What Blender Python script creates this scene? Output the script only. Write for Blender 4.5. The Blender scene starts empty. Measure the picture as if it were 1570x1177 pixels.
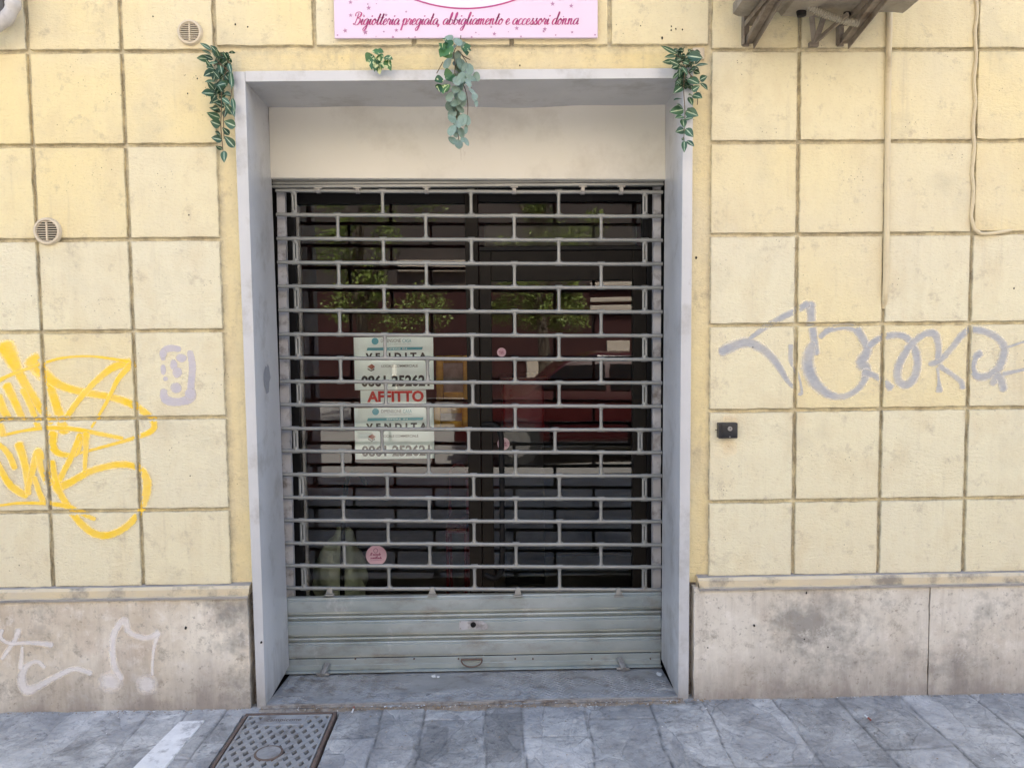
import bpy, bmesh, math, random
from mathutils import Vector, Matrix, noise
random.seed(7)
rad = math.radians
S = bpy.context.scene
C = S.collection

# ---------------------------------------------------------------- camera
IW, IH = 1570.0, 1177.0
FPX = 1199.0
YAW, PITCH, ROLL = 0.021, 0.064, -0.010
CAMP = Vector((0.0, -3.3, 1.58))
def cam_axes():
    f = Vector((math.sin(YAW), math.cos(YAW), 0)); r = Vector((math.cos(YAW), -math.sin(YAW), 0)); u = Vector((0, 0, 1))
    f2 = f*math.cos(PITCH) - u*math.sin(PITCH); u2 = u*math.cos(PITCH) + f*math.sin(PITCH)
    r3 = r*math.cos(ROLL) + u2*math.sin(ROLL); u3 = u2*math.cos(ROLL) - r*math.sin(ROLL)
    return r3, u3, f2
CR, CU, CF = cam_axes()
cd = bpy.data.cameras.new('camera'); cam = bpy.data.objects.new('camera', cd); C.objects.link(cam)
M = Matrix((( CR.x, CU.x, -CF.x, CAMP.x), (CR.y, CU.y, -CF.y, CAMP.y), (CR.z, CU.z, -CF.z, CAMP.z), (0, 0, 0, 1)))
cam.matrix_world = M
cd.sensor_width = 36.0; cd.lens = 36.0*FPX/IW; cd.clip_start = 0.05; cd.clip_end = 400
S.camera = cam
def P(px, py, Y):                                   # where a sight line meets the upright plane y = Y
    d = CF*FPX + CR*(px-IW/2) + CU*(IH/2-py)
    t = (Y-CAMP.y)/d.y
    return CAMP + d*t
def G(px, py, Z=0.0):                               # where it meets the ground
    d = CF*FPX + CR*(px-IW/2) + CU*(IH/2-py)
    t = (Z-CAMP.z)/d.z
    return CAMP + d*t

# ---------------------------------------------------------------- world, sun, exposure
SUN_EL, SUN_AZ = 56.0, 12.0       # the sun stands behind the building (+Y), a little to the right
w = bpy.data.worlds.new('World'); S.world = w; w.use_nodes = True
nt = w.node_tree; nt.nodes.clear()
sky = nt.nodes.new('ShaderNodeTexSky'); sky.sky_type = 'NISHITA'; sky.sun_disc = False
sky.sun_elevation = rad(SUN_EL); sky.sun_rotation = rad(SUN_AZ)
sky.dust_density = 1.6; sky.ozone_density = 1.0; sky.air_density = 1.0; sky.altitude = 0
bg = nt.nodes.new('ShaderNodeBackground'); bg.inputs['Strength'].default_value = 0.15
wo = nt.nodes.new('ShaderNodeOutputWorld')
nt.links.new(sky.outputs[0], bg.inputs[0]); nt.links.new(bg.outputs[0], wo.inputs[0])
ld = bpy.data.lights.new('sun', 'SUN'); ld.energy = 5.0; ld.angle = rad(0.5); ld.color = (1.0, 0.95, 0.86)
sun = bpy.data.objects.new('sun', ld); C.objects.link(sun)
sd = Vector((math.sin(rad(SUN_AZ))*math.cos(rad(SUN_EL)), math.cos(rad(SUN_AZ))*math.cos(rad(SUN_EL)), math.sin(rad(SUN_EL))))
sun.rotation_euler = (-sd).to_track_quat('-Z', 'Y').to_euler(); sun.location = sd*30
S.view_settings.view_transform = 'Standard'; S.view_settings.look = 'None'
S.view_settings.exposure = 2.16; S.view_settings.gamma = 1.0
S.render.engine = 'CYCLES'
S.cycles.max_bounces = 5; S.cycles.transparent_max_bounces = 24

# ---------------------------------------------------------------- material helpers
def new_mat(name):
    m = bpy.data.materials.new(name); m.use_nodes = True
    n = m.node_tree; b = n.nodes['Principled BSDF']
    return m, n, b
class NT:
    def __init__(s, n): s.n = n
    def node(s, t, **k):
        x = s.n.nodes.new(t)
        for a, v in k.items():
            if a in ('operation', 'blend_type', 'data_type', 'feature', 'distance', 'noise_dimensions', 'bands_direction', 'wave_type', 'attribute_name', 'mode', 'clamp_factor', 'interpolation_type', 'layer_name', 'attribute_type', 'invert'): setattr(x, a, v)
            else: x.inputs[a].default_value = v
        return x
    def l(s, a, b): s.n.links.new(a, b)
    def pos(s, scale=(1, 1, 1), rot=(0, 0, 0), loc=(0, 0, 0)):
        g = s.n.nodes.new('ShaderNodeTexCoord'); m = s.n.nodes.new('ShaderNodeMapping')
        m.inputs['Scale'].default_value = scale; m.inputs['Rotation'].default_value = rot; m.inputs['Location'].default_value = loc
        s.l(g.outputs['Object'], m.inputs['Vector']); return m.outputs[0]
    def noise(s, vec, scale, detail=6, rough=0.6, dist=0.0):
        x = s.node('ShaderNodeTexNoise', Scale=scale, Detail=min(detail, 6), Roughness=rough, Distortion=dist)
        s.l(vec, x.inputs['Vector']); return x.outputs[0]
    def ramp(s, fac, stops):
        r = s.n.nodes.new('ShaderNodeValToRGB'); e = r.color_ramp.elements
        while len(e) < len(stops): e.new(0.5)
        for q, (p, c) in zip(e, stops):
            q.position = p; q.color = (c, c, c, 1) if isinstance(c, (int, float)) else (*c, 1)
        s.l(fac, r.inputs[0]); return r.outputs[0]
    def mix(s, fac, a, b, mode='MIX'):
        x = s.n.nodes.new('ShaderNodeMix'); x.data_type = 'RGBA'; x.blend_type = mode
        for v, i in ((fac, 0), (a, 6), (b, 7)):
            if hasattr(v, 'links') or hasattr(v, 'is_linked'): s.l(v, x.inputs[i])
            elif isinstance(v, (int, float)): x.inputs[i].default_value = v if i == 0 else (v, v, v, 1)
            else: x.inputs[i].default_value = (*v, 1)
        return x.outputs[2]
    def math(s, op, a, b=0.0, c=None):
        x = s.n.nodes.new('ShaderNodeMath'); x.operation = op
        for i, v in enumerate((a, b) if c is None else (a, b, c)):
            if hasattr(v, 'is_linked'): s.l(v, x.inputs[i])
            else: x.inputs[i].default_value = v
        return x.outputs[0]
    def bump(s, h, strength, dist, nrm=None):
        x = s.n.nodes.new('ShaderNodeBump'); x.inputs['Strength'].default_value = strength; x.inputs['Distance'].default_value = dist
        s.l(h, x.inputs['Height'])
        if nrm is not None: s.l(nrm, x.inputs['Normal'])
        return x.outputs[0]

def pbr(name, ca, cb=None, scale=8, rough=0.6, metal=0.0, bump=0.2, bscale=60, stretch=(1, 1, 1), dirt=None, dscale=3, dlo=.55, dhi=.75, rvar=0.15, bdist=0.002, spec=0.5):
    m, n, b = new_mat(name); t = NT(n); cb = cb or ca
    v = t.pos(stretch)
    f = t.noise(v, scale); f = t.ramp(f, [(0.3, 0), (0.7, 1)])
    col = t.mix(f, ca, cb)
    if dirt:
        d = t.noise(v, dscale, 9, 0.7); d = t.ramp(d, [(dlo, 0), (dhi, 1)]); col = t.mix(t.math('MULTIPLY', d, 0.8), col, dirt)
    t.l(col, b.inputs['Base Color'])
    r = t.noise(v, scale*2.3, 5, .65)
    t.l(t.math('MULTIPLY_ADD', r, rvar*2, rough-rvar), b.inputs['Roughness'])
    b.inputs['Metallic'].default_value = metal
    b.inputs['Specular IOR Level'].default_value = spec
    if bump: t.l(t.bump(t.noise(t.pos(stretch), bscale, 8, .65), bump, bdist), b.inputs['Normal'])
    return m

def plaster():
    m, n, b = new_mat('cream plaster'); t = NT(n)
    v = t.pos()
    at = t.node('ShaderNodeAttribute', attribute_name='tone')
    big = t.noise(v, 1.3, 5, .6); mid = t.noise(t.pos((1, 1, .6)), 6, 8, .62)
    yel = (0.79, 0.650, 0.335); pale = (0.755, 0.695, 0.495); beige = (0.70, 0.630, 0.465)
    sep = t.node('ShaderNodeSeparateColor'); t.l(at.outputs['Color'], sep.inputs[0])
    col = t.mix(sep.outputs[0], yel, pale)
    col = t.mix(t.ramp(big, [(.42, 0), (.72, .75)]), col, beige)
    col = t.mix(t.ramp(mid, [(.25, .55), (.5, 0), (.78, .35)]), col, (.62, .50, .30))
    # vertical runs and rubbed grime
    runs = t.noise(t.pos((14, 14, 1.1)), 1.6, 7, .65)
    col = t.mix(t.ramp(runs, [(.58, 0), (.82, .45)]), col, (.46, .39, .28))
    gr = t.noise(t.pos((1, 1, 1), loc=(3, 1, 7)), 9, 12, .78)
    col = t.mix(t.ramp(gr, [(.56, 0), (.70, .6)]), col, (.40, .33, .235))
    fg = t.noise(t.pos((1, 1, 1.6), loc=(7, 3, 1)), 75, 10, .75)
    col = t.mix(t.ramp(fg, [(.56, 0), (.70, .45)]), col, (.44, .37, .26))
    st_ = t.noise(t.pos(loc=(2, 2, 6)), 3.0, 4, .6)
    col = t.mix(t.ramp(st_, [(.58, 0), (.74, .4)]), col, (.50, .45, .32))
    # tiny dark pits
    vo = t.node('ShaderNodeTexVoronoi', Scale=55.0, Randomness=1.0); t.l(v, vo.inputs['Vector'])
    pit = t.ramp(vo.outputs['Distance'], [(.08, 1), (.16, 0)]); msk = t.ramp(t.noise(v, 5.5, 3, .6), [(.55, 0), (.63, 1)])
    col = t.mix(t.math('MULTIPLY', t.math('MULTIPLY', pit, msk), .75), col, (.14, .11, .08))
    # grime along the block edges, plus soft shade painted into the joints
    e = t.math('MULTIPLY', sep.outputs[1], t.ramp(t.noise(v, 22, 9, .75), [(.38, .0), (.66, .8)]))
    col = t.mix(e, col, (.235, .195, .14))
    t.l(col, b.inputs['Base Color']); b.inputs['Roughness'].default_value = .88; b.inputs['Specular IOR Level'].default_value = .25
    h1 = t.noise(t.pos((1, 1, 2.2)), 46, 6, .6, .8); h2 = t.noise(v, 230, 4, .6); h3 = t.noise(t.pos((2.6, 1, .5)), 9, 5, .55)
    b1 = t.bump(h3, .45, .006); b2 = t.bump(h1, .75, .006, b1); b3 = t.bump(h2, .5, .002, b2)
    t.l(b3, b.inputs['Normal'])
    return m

def band_plaster():
    m = plaster(); m.name = 'ochre plaster band'; return m

def travertine(clean=0.0):
    m, n, b = new_mat('stained plinth stone'); t = NT(n)
    v = t.pos()
    a = t.noise(v, 2.2, 10, .68); c2 = t.noise(t.pos(loc=(5, 2, 1)), 3.1, 10, .7)
    col = t.mix(t.ramp(a, [(.36, 0), (.62, 1)]), (.50, .41, .295), (.74, .675, .56))
    if clean: col = t.mix(clean, col, (.62, .59, .53))
    col = t.mix(t.ramp(c2, [(.50, 0), (.68, .6-.4*clean)]), col, (.42, .32, .25))
    c3 = t.noise(t.pos(loc=(9, 4, 3)), 1.7, 12, .74)
    col = t.mix(t.ramp(c3, [(.51, 0), (.64, .85-.1*clean)]), col, (.23, .22, .20))
    c4 = t.noise(t.pos(loc=(1, 7, 3)), 12, 12, .78)
    col = t.mix(t.ramp(c4, [(.54, 0), (.66, .75-.3*clean)]), col, (.27, .235, .19))
    col = t.mix(t.ramp(c4, [(.34, .6), (.46, 0)]), col, (.76, .71, .64))
    runs = t.noise(t.pos((22, 22, 1.4)), 1.2, 8, .7)
    col = t.mix(t.ramp(runs, [(.52, 0), (.80, .5)]), col, (.28, .24, .20))
    lr = t.noise(t.pos((26, 26, 1.8), loc=(4, 0, 2)), 1.1, 8, .7)
    col = t.mix(t.ramp(lr, [(.60, 0), (.78, .5)]), col, (.66, .60, .53))
    sp = t.noise(v, 42, 8, .75)
    col = t.mix(t.ramp(sp, [(.58, 0), (.68, .65)]), col, (.17, .15, .125))
    # splash grime: the stone is stained along the pavement, ragged upper edge
    g = t.n.nodes.new('ShaderNodeSeparateXYZ'); t.l(v, g.inputs[0])
    zz = t.math('ADD', t.math('ADD', g.outputs[2], .30), t.math('MULTIPLY', t.noise(t.pos((3, 3, .8)), 2.5, 8, .7), -.50))
    col = t.mix(t.ramp(zz, [(.03, .8), (.12, .45), (.30, 0)]), col, (.22, .19, .17))
    t.l(col, b.inputs['Base Color']); b.inputs['Roughness'].default_value = .75
    vo = t.noise(v, 30, 10, .8)
    b1 = t.bump(t.ramp(vo, [(.3, 0), (.45, 1)]), .5, .002); t.l(t.bump(t.noise(v, 160, 5, .6), .3, .001, b1), b.inputs['Normal'])
    return m

def pavement_mat():
    m, n, b = new_mat('riven grey paving stone'); t = NT(n)
    v = t.pos(); at = t.node('ShaderNodeAttribute', attribute_name='tone')
    wv = t.n.nodes.new('ShaderNodeVectorMath'); wv.operation = 'MULTIPLY_ADD'
    ns = t.node('ShaderNodeTexNoise', Scale=3.0, Detail=5.0); t.l(v, ns.inputs['Vector'])
    t.l(ns.outputs[1], wv.inputs[0]); wv.inputs[1].default_value = (.16, .16, .16); t.l(v, wv.inputs[2])
    a = t.noise(wv.outputs[0], 7, 12, .72)
    col = t.mix(t.ramp(a, [(.32, 0), (.5, .5), (.68, 1)]), (.21, .21, .20), (.57, .56, .52))
    l2 = t.noise(wv.outputs[0], 26, 10, .75)
    col = t.mix(t.ramp(l2, [(.34, .75), (.44, 0)]), col, (.12, .12, .12))
    col = t.mix(t.ramp(l2, [(.58, 0), (.70, .5)]), col, (.64, .63, .60))
    rg = t.math('ABSOLUTE', t.math('SUBTRACT', t.noise(wv.outputs[0], 5.5, 9, .6, 1.5), .5))
    col = t.mix(t.ramp(rg, [(.0, .40), (.010, .2), (.025, 0)]), col, (.14, .14, .14))
    vo = t.node('ShaderNodeTexVoronoi', Scale=4.2, Randomness=1.0); vm = t.n.nodes.new('ShaderNodeVectorMath'); vm.operation = 'MULTIPLY'; t.l(wv.outputs[0], vm.inputs[0]); vm.inputs[1].default_value = (1.5, .85, 1); t.l(vm.outputs[0], vo.inputs['Vector'])
    ve = t.node('ShaderNodeTexVoronoi', feature='DISTANCE_TO_EDGE', Scale=4.2, Randomness=1.0); t.l(vm.outputs[0], ve.inputs['Vector'])
    sc = t.node('ShaderNodeSeparateColor'); t.l(vo.outputs['Color'], sc.inputs[0])
    col = t.mix(t.ramp(sc.outputs[0], [(.0, .40), (.35, 0)]), col, (.19, .19, .188))
    col = t.mix(t.ramp(sc.outputs[0], [(.6, 0), (1, .35)]), col, (.56, .55, .53))
    em = t.math('MULTIPLY', t.ramp(ve.outputs['Distance'], [(.0, .55), (.010, .25), (.022, 0)]), t.ramp(t.noise(v, 3.5, 4, .6), [(.52, 0), (.60, 1)]))
    col = t.mix(em, col, (.09, .088, .085))
    sm = t.noise(t.pos(loc=(3, 3, 0)), 2.2, 5, .6)
    col = t.mix(t.ramp(sm, [(.52, 0), (.66, .5)]), col, (.20, .205, .21))
    rust = t.noise(t.pos(loc=(2, 8, 0)), 4.5, 8, .7)
    col = t.mix(t.ramp(rust, [(.62, 0), (.76, .4)]), col, (.28, .215, .17))
    col = t.mix(1.0, col, at.outputs['Color'], 'MULTIPLY')
    t.l(col, b.inputs['Base Color'])
    t.l(t.ramp(a, [(.3, .55), (.7, .85)]), b.inputs['Roughness'])
    st = t.noise(wv.outputs[0], 11, 8, .62)
    ter = t.ramp(st, [(.30, 0), (.34, .2), (.42, .22), (.45, .45), (.52, .47), (.55, .7), (.62, .72), (.66, 1)])
    b0 = t.bump(t.math('ADD', sc.outputs[0], t.ramp(ve.outputs['Distance'], [(0, 0), (.03, .6)])), .5, .006); b1 = t.bump(ter, .8, .010, b0); b2 = t.bump(l2, .6, .005, b1); b3 = t.bump(t.noise(v, 190, 5, .6), .35, .001, b2)
    t.l(b3, b.inputs['Normal'])
    return m

def spray(name, colr, dens=1.0, soft=.30, light=None, under=(.77, .66, .46)):
    m, n, b = new_mat(name); t = NT(n)
    uv = t.n.nodes.new('ShaderNodeUVMap'); sp = t.n.nodes.new('ShaderNodeSeparateXYZ'); t.l(uv.outputs[0], sp.inputs[0])
    d = t.math('SUBTRACT', 1.0, t.math('ABSOLUTE', t.math('SUBTRACT', t.math('MULTIPLY', sp.outputs[1], 2.0), 1.0)))
    # round the two ends of the stroke with the same falloff
    ea = t.math('SUBTRACT', 1.0, sp.outputs[0]); eb = t.math('SUBTRACT', 1.0, d)
    d = t.math('SUBTRACT', 1.0, t.math('SQRT', t.math('ADD', t.math('MULTIPLY', ea, ea), t.math('MULTIPLY', eb, eb))))
    v = t.pos()
    nn = t.noise(v, 150, 6, .7); n2 = t.noise(t.pos((1, 1, 3)), 40, 6, .7)
    k = t.math('ADD', d, t.math('MULTIPLY', t.math('SUBTRACT', nn, .5), .55))
    k = t.math('ADD', k, t.math('MULTIPLY', t.math('SUBTRACT', n2, .5), .45))
    a = t.ramp(k, [(.04, 0), (.04+soft, dens)])
    a = t.math('MULTIPLY', a, t.ramp(t.noise(t.pos(loc=(3, 0, 5)), 9, 5, .7), [(.30, .72), (.60, 1.0)]))
    col = t.mix(t.ramp(n2, [(.35, 0), (.65, 1)]), colr, light or tuple(min(1, c*1.25) for c in colr))
    # thin paint lets the plaster colour through (light crosses the film twice)
    col = t.mix(t.math('SUBTRACT', 1.0, a), col, under, 'ADD')
    t.l(col, b.inputs['Base Color']); b.inputs['Roughness'].default_value = .7
    t.l(a, b.inputs['Alpha'])
    t.l(t.bump(t.noise(t.pos((1, 1, 2.2)), 46, 6, .6, .8), .3, .003), b.inputs['Normal'])
    return m

def glass():
    m = bpy.data.materials.new('shop glass'); m.use_nodes = True; n = m.node_tree; n.nodes.clear()
    o = n.nodes.new('ShaderNodeOutputMaterial'); mx = n.nodes.new('ShaderNodeMixShader')
    tr = n.nodes.new('ShaderNodeBsdfTransparent'); tr.inputs[0].default_value = (.98, 1, .99, 1)
    gl = n.nodes.new('ShaderNodeBsdfGlossy'); gl.inputs['Roughness'].default_value = 0.0
    lw = n.nodes.new('ShaderNodeFresnel'); lw.inputs[0].default_value = 1.52
    ma = n.nodes.new('ShaderNodeMath'); ma.operation = 'MULTIPLY'; ma.inputs[1].default_value = 1.9
    nz = n.nodes.new('ShaderNodeTexNoise'); nz.inputs['Scale'].default_value = 1.4; nz.inputs['Detail'].default_value = 1
    tc = n.nodes.new('ShaderNodeTexCoord'); n.links.new(tc.outputs['Object'], nz.inputs['Vector'])
    bu = n.nodes.new('ShaderNodeBump'); bu.inputs['Strength'].default_value = .10; bu.inputs['Distance'].default_value = .01
    n.links.new(nz.outputs[0], bu.inputs['Height']); n.links.new(bu.outputs[0], gl.inputs['Normal'])
    n.links.new(lw.outputs[0], ma.inputs[0]); n.links.new(ma.outputs[0], mx.inputs[0])
    n.links.new(tr.outputs[0], mx.inputs[1]); n.links.new(gl.outputs[0], mx.inputs[2]); n.links.new(mx.outputs[0], o.inputs[0])
    return m

def leafmat(name, kind):
    m, n, b = new_mat(name); t = NT(n)
    uv = t.n.nodes.new('ShaderNodeUVMap'); sp = t.n.nodes.new('ShaderNodeSeparateXYZ'); t.l(uv.outputs[0], sp.inputs[0])
    at = t.node('ShaderNodeAttribute', attribute_name='tone')
    av = t.math('ABSOLUTE', t.math('SUBTRACT', sp.outputs[1], .5))
    v = t.pos()
    if kind == 'striped':
        base = t.mix(at.outputs['Fac'], (.018, .060, .030), (.055, .125, .060))
        j = t.math('ADD', av, t.math('MULTIPLY', t.math('SUBTRACT', t.noise(v, 90, 3), .5), .10))
        col = t.mix(t.ramp(j, [(.03, .95), (.085, 0)]), base, (.50, .58, .38))
        col = t.mix(t.ramp(av, [(.44, 0), (.49, .30)]), col, (.16, .24, .14))
    elif kind == 'eucalyptus':
        base = t.mix(at.outputs['Fac'], (.13, .20, .135), (.25, .33, .25))
        col = t.mix(t.ramp(av, [(.0, .6), (.035, 0)]), base, (.26, .36, .26))
        col = t.mix(t.ramp(t.noise(v, 60, 4), [(.45, 0), (.7, .4)]), col, (.33, .40, .34))
    else:
        base = t.mix(at.outputs['Fac'], (.018, .075, .020), (.060, .17, .035))
        nn = t.noise(t.pos((1, 1, .45)), 42, 2, .5, 1.2)
        col = t.mix(t.ramp(nn, [(.60, 0), (.63, 1)]), base, (.55, .58, .28))
    t.l(col, b.inputs['Base Color']); b.inputs['Roughness'].default_value = .42
    b.inputs['Transmission Weight'].default_value = 0.0
    return m

def add_scuffs(m, colr, sc=7.0, lo=.60, hi=.64, amt=.7, zlow=None):
    n = m.node_tree; t = NT(n); b = n.nodes['Principled BSDF']; src = b.inputs['Base Color'].links[0].from_socket
    k = t.ramp(t.noise(t.pos((1, 1, .45)), sc, 12, .78), [(lo, 0), (hi, amt)])
    col = t.mix(k, src, colr)
    if zlow is not None:
        g = t.n.nodes.new('ShaderNodeSeparateXYZ'); t.l(t.pos(), g.inputs[0])
        q = t.math('ADD', t.math('ADD', g.outputs[2], .3), t.math('MULTIPLY', t.noise(t.pos((6, 6, 1.2)), 3, 8, .7), -.45))
        col = t.mix(t.ramp(q, [(.03, .75), (.12, .35), (.26, 0)]), col, zlow)
    t.l(col, b.inputs['Base Color'])
def galv(name, a, b_, rough=.5, metal=.55):
    return pbr(name, a, b_, scale=5, rough=rough, metal=metal, bump=.12, bscale=45, dirt=(.20, .17, .14), dscale=6, dlo=.60, dhi=.80, stretch=(1, 1, 2.5))

MAT = {}
MAT['plaster'] = plaster()
MAT['stone'] = travertine(.15); MAT['stone_pale'] = travertine(.6)
MAT['pave'] = pavement_mat()
MAT['mould'] = pbr('painted moulding', (.62, .52, .34), (.54, .47, .35), scale=9, rough=.85, bump=.4, bscale=70, dirt=(.20, .18, .16), dscale=7, dlo=.52, dhi=.66)
MAT['dirtyledge'] = pbr('grimy ledge', (.25, .24, .23), (.38, .35, .31), scale=14, rough=.9, bump=.4, bscale=60, dirt=(.10, .09, .08), dscale=9)
MAT['alu'] = pbr('silver painted metal', (.49, .495, .50), (.57, .57, .575), scale=3, rough=.40, metal=.12, bump=.16, bscale=11, bdist=.004, dirt=(.30, .285, .26), dscale=4.5, dlo=.52, dhi=.74)
MAT['fascia'] = pbr('off white panel', (.68, .65, .56), (.72, .69, .61), scale=3, rough=.5, bump=.12, bscale=10, bdist=.004, dirt=(.46, .42, .34), dscale=2.2, dlo=.50, dhi=.80)
MAT['bar'] = galv('galvanised tube', (.24, .245, .23), (.35, .35, .33), rough=.45, metal=.35)
MAT['slat'] = pbr('galvanised slat', (.29, .335, .33), (.44, .48, .47), scale=3.2, rough=.40, metal=.35, bump=.15, bscale=40, dirt=(.24, .22, .19), dscale=4.5, dlo=.52, dhi=.72, stretch=(1, 1, 2.0))
MAT['rail'] = pbr('pale guide rail', (.42, .42, .43), (.52, .52, .54), scale=12, rough=.6, bump=.2, dirt=(.14, .12, .11), dscale=9, dlo=.52, dhi=.66)
MAT['tread'] = pbr('tread plate', (.30, .305, .315), (.46, .465, .475), scale=7, rough=.42, metal=.35, bump=.3, bscale=90, dirt=(.20, .18, .165), dscale=11, dlo=.50, dhi=.66)
MAT['brown'] = pbr('dark bronze frame', (.010, .008, .006), (.015, .012, .009), scale=8, rough=.6, bump=.05, spec=.18)
MAT['black'] = pbr('black rubber', (.006, .006, .0065), (.010, .010, .011), scale=8, rough=.55, bump=.05, spec=.2)
MAT['hole'] = pbr('dark hole', (.012, .01, .009), rough=.95, bump=0)
MAT['blackbox'] = pbr('black plastic box', (.010, .011, .013), (.020, .021, .024), scale=30, rough=.4, bump=.2, bscale=200, bdist=.0006)
MAT['chrome'] = pbr('worn steel', (.42, .41, .39), (.28, .265, .25), scale=40, rough=.4, metal=.5, bump=.1)
MAT['glass'] = glass()
MAT['paper'] = pbr('white paper', (.76, .87, .89), (.80, .90, .91), scale=4, rough=.6, bump=.25, bscale=9, bdist=.004)
MAT['ink'] = pbr('black ink', (.02, .02, .022), rough=.6, bump=0)
MAT['grey_ink'] = pbr('grey ink', (.16, .17, .18), rough=.6, bump=0)
MAT['red_ink'] = pbr('red ink', (.55, .035, .03), rough=.6, bump=0)
MAT['teal_ink'] = pbr('teal ink', (.09, .37, .46), rough=.6, bump=0)
MAT['roof_ink'] = pbr('brick red ink', (.27, .07, .045), rough=.6, bump=0)
MAT['pink'] = pbr('pink sign face', (.70, .55, .68), (.72, .585, .71), scale=2, rough=.35, bump=.03, bscale=6)
MAT['lilac'] = pbr('lilac print', (.66, .62, .76), (.82, .76, .90), scale=2, rough=.35, bump=0)
MAT['magenta'] = pbr('magenta print', (.46, .035, .16), (.38, .04, .20), scale=9, rough=.4, bump=0)
MAT['plum'] = pbr('plum print', (.36, .13, .27), (.44, .24, .38), scale=4, rough=.4, bump=0)
MAT['pinkstick'] = pbr('pink sticker', (.86, .56, .72), (.88, .62, .76), scale=20, rough=.45, bump=0)
MAT['vent'] = pbr('aged ivory plastic', (.66, .56, .40), (.58, .49, .36), scale=20, rough=.5, bump=.1, dirt=(.33, .27, .18), dscale=14)
MAT['conduit'] = pbr('painted conduit', (.66, .56, .35), (.60, .50, .33), scale=9, rough=.7, bump=.3, bscale=50, dirt=(.34, .26, .15), dscale=8)
MAT['acmetal'] = pbr('weathered metal casing', (.25, .215, .165), (.37, .33, .26), scale=8, rough=.6, bump=.3, bscale=30, dirt=(.10, .08, .06), dscale=6, dlo=.5, dhi=.68)
MAT['bracket'] = pbr('weathered bracket steel', (.34, .29, .23), (.17, .14, .105), scale=10, rough=.55, metal=.3, bump=.25, dirt=(.11, .07, .045), dscale=8, dlo=.52, dhi=.66)
MAT['hose'] = pbr('ribbed hose', (.42, .38, .29), (.34, .31, .24), scale=10, rough=.6, bump=.1)
MAT['wrap'] = pbr('grey white wrapping tape', (.60, .57, .53), (.47, .44, .41), scale=18, rough=.7, bump=.5, bscale=50, bdist=.004, dirt=(.22, .19, .17), dscale=10)
MAT['darkbox'] = pbr('dark grey casing', (.075, .075, .08), (.10, .10, .105), scale=5, rough=.6, bump=.1)
MAT['iron'] = pbr('cast iron cover', (.26, .262, .262), (.36, .36, .355), scale=20, rough=.55, metal=.2, bump=.5, bscale=110, dirt=(.12, .095, .075), dscale=9, dlo=.52, dhi=.68)
MAT['rust'] = pbr('rusty iron edge', (.10, .065, .05), (.17, .125, .10), scale=30, rough=.8, metal=.1, bump=.4, bscale=110)
MAT['pit'] = pbr('dirt in the pit', (.012, .011, .01), (.03, .027, .022), scale=40, rough=.95, bump=.4)
MAT['marble'] = pbr('pale worn stone', (.62, .61, .59), (.78, .77, .75), scale=16, rough=.7, bump=.5, bscale=90, dirt=(.30, .29, .28), dscale=14, dlo=.52, dhi=.64)
MAT['mortar'] = pbr('gritty mortar', (.30, .27, .23), (.20, .175, .15), scale=30, rough=.95, bump=.9, bscale=120, bdist=.005, dirt=(.10, .07, .05), dscale=14, dlo=.48, dhi=.62)
MAT['litter'] = pbr('dry leaf crumbs', (.20, .13, .07), (.33, .25, .16), scale=60, rough=.9, bump=.2)
MAT['gum'] = pbr('white blotch', (.75, .75, .73), (.6, .6, .58), scale=60, rough=.7, bump=.1)
MAT['stem'] = pbr('brown stem', (.09, .06, .035), (.14, .10, .05), scale=40, rough=.7, bump=.1)
MAT['leaf_striped'] = leafmat('striped leaf', 'striped')
MAT['leaf_euc'] = leafmat('blue green round leaf', 'eucalyptus')
MAT['leaf_var'] = leafmat('cream and green leaf', 'varieg')
MAT['maroon'] = pbr('maroon wall paint', (.11, .02, .018), (.13, .025, .02), scale=2, rough=.6, bump=.05)
MAT['inwall'] = pbr('inner wall', (.22, .19, .16), rough=.8, bump=.05)
MAT['infloor'] = pbr('inner floor', (.10, .09, .085), rough=.4, bump=.05)
MAT['gold'] = pbr('gilt wood', (.55, .32, .04), (.30, .15, .02), scale=20, rough=.35, metal=.3, bump=.2)
MAT['etch'] = pbr('old print', (.36, .30, .27), (.16, .11, .10), scale=9, rough=.6, bump=0)
MAT['redplastic'] = pbr('red lacquer', (.10, .005, .008), rough=.3, bump=0)
MAT['bag'] = pbr('pale green plastic', (.34, .42, .32), (.50, .54, .44), scale=5, rough=.35, bump=.6, bscale=14, bdist=.02)
MAT['yellow'] = spray('yellow spray paint', (.83, .52, .015), 1.0, .42, (.88, .60, .03))
MAT['silver'] = spray('grey spray paint', (.26, .275, .305), .95, .55, (.40, .415, .44))
MAT['white_spray'] = spray('thin white spray paint', (.66, .66, .68),   .58, .6, (.76, .76, .78), under=(.5, .42, .34))
MAT['roller'] = spray('lilac grey touch up paint', (.44, .41, .45), 1.0, .16, (.50, .47, .51))
MAT['touch'] = pbr('grey touch-up blob', (.24, .25, .27), (.30, .30, .32), scale=60, rough=.6, bump=.2)
MAT['asphalt'] = pbr('asphalt', (.05, .05, .052), (.075, .075, .076), scale=8, rough=.9, bump=.5, bscale=160)
MAT['farpave'] = pbr('sunlit kerb stone', (.34, .325, .30), (.40, .38, .35), scale=3, rough=.85, bump=.2)
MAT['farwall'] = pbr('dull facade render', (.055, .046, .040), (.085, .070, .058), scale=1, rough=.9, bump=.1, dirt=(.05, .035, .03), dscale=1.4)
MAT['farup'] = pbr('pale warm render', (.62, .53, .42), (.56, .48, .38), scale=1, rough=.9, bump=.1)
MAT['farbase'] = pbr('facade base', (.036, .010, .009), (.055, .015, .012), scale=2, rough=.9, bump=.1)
MAT['farshut'] = pbr('brown shutter', (.12, .06, .04), (.15, .075, .05), scale=4, rough=.6, bump=.1)
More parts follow.
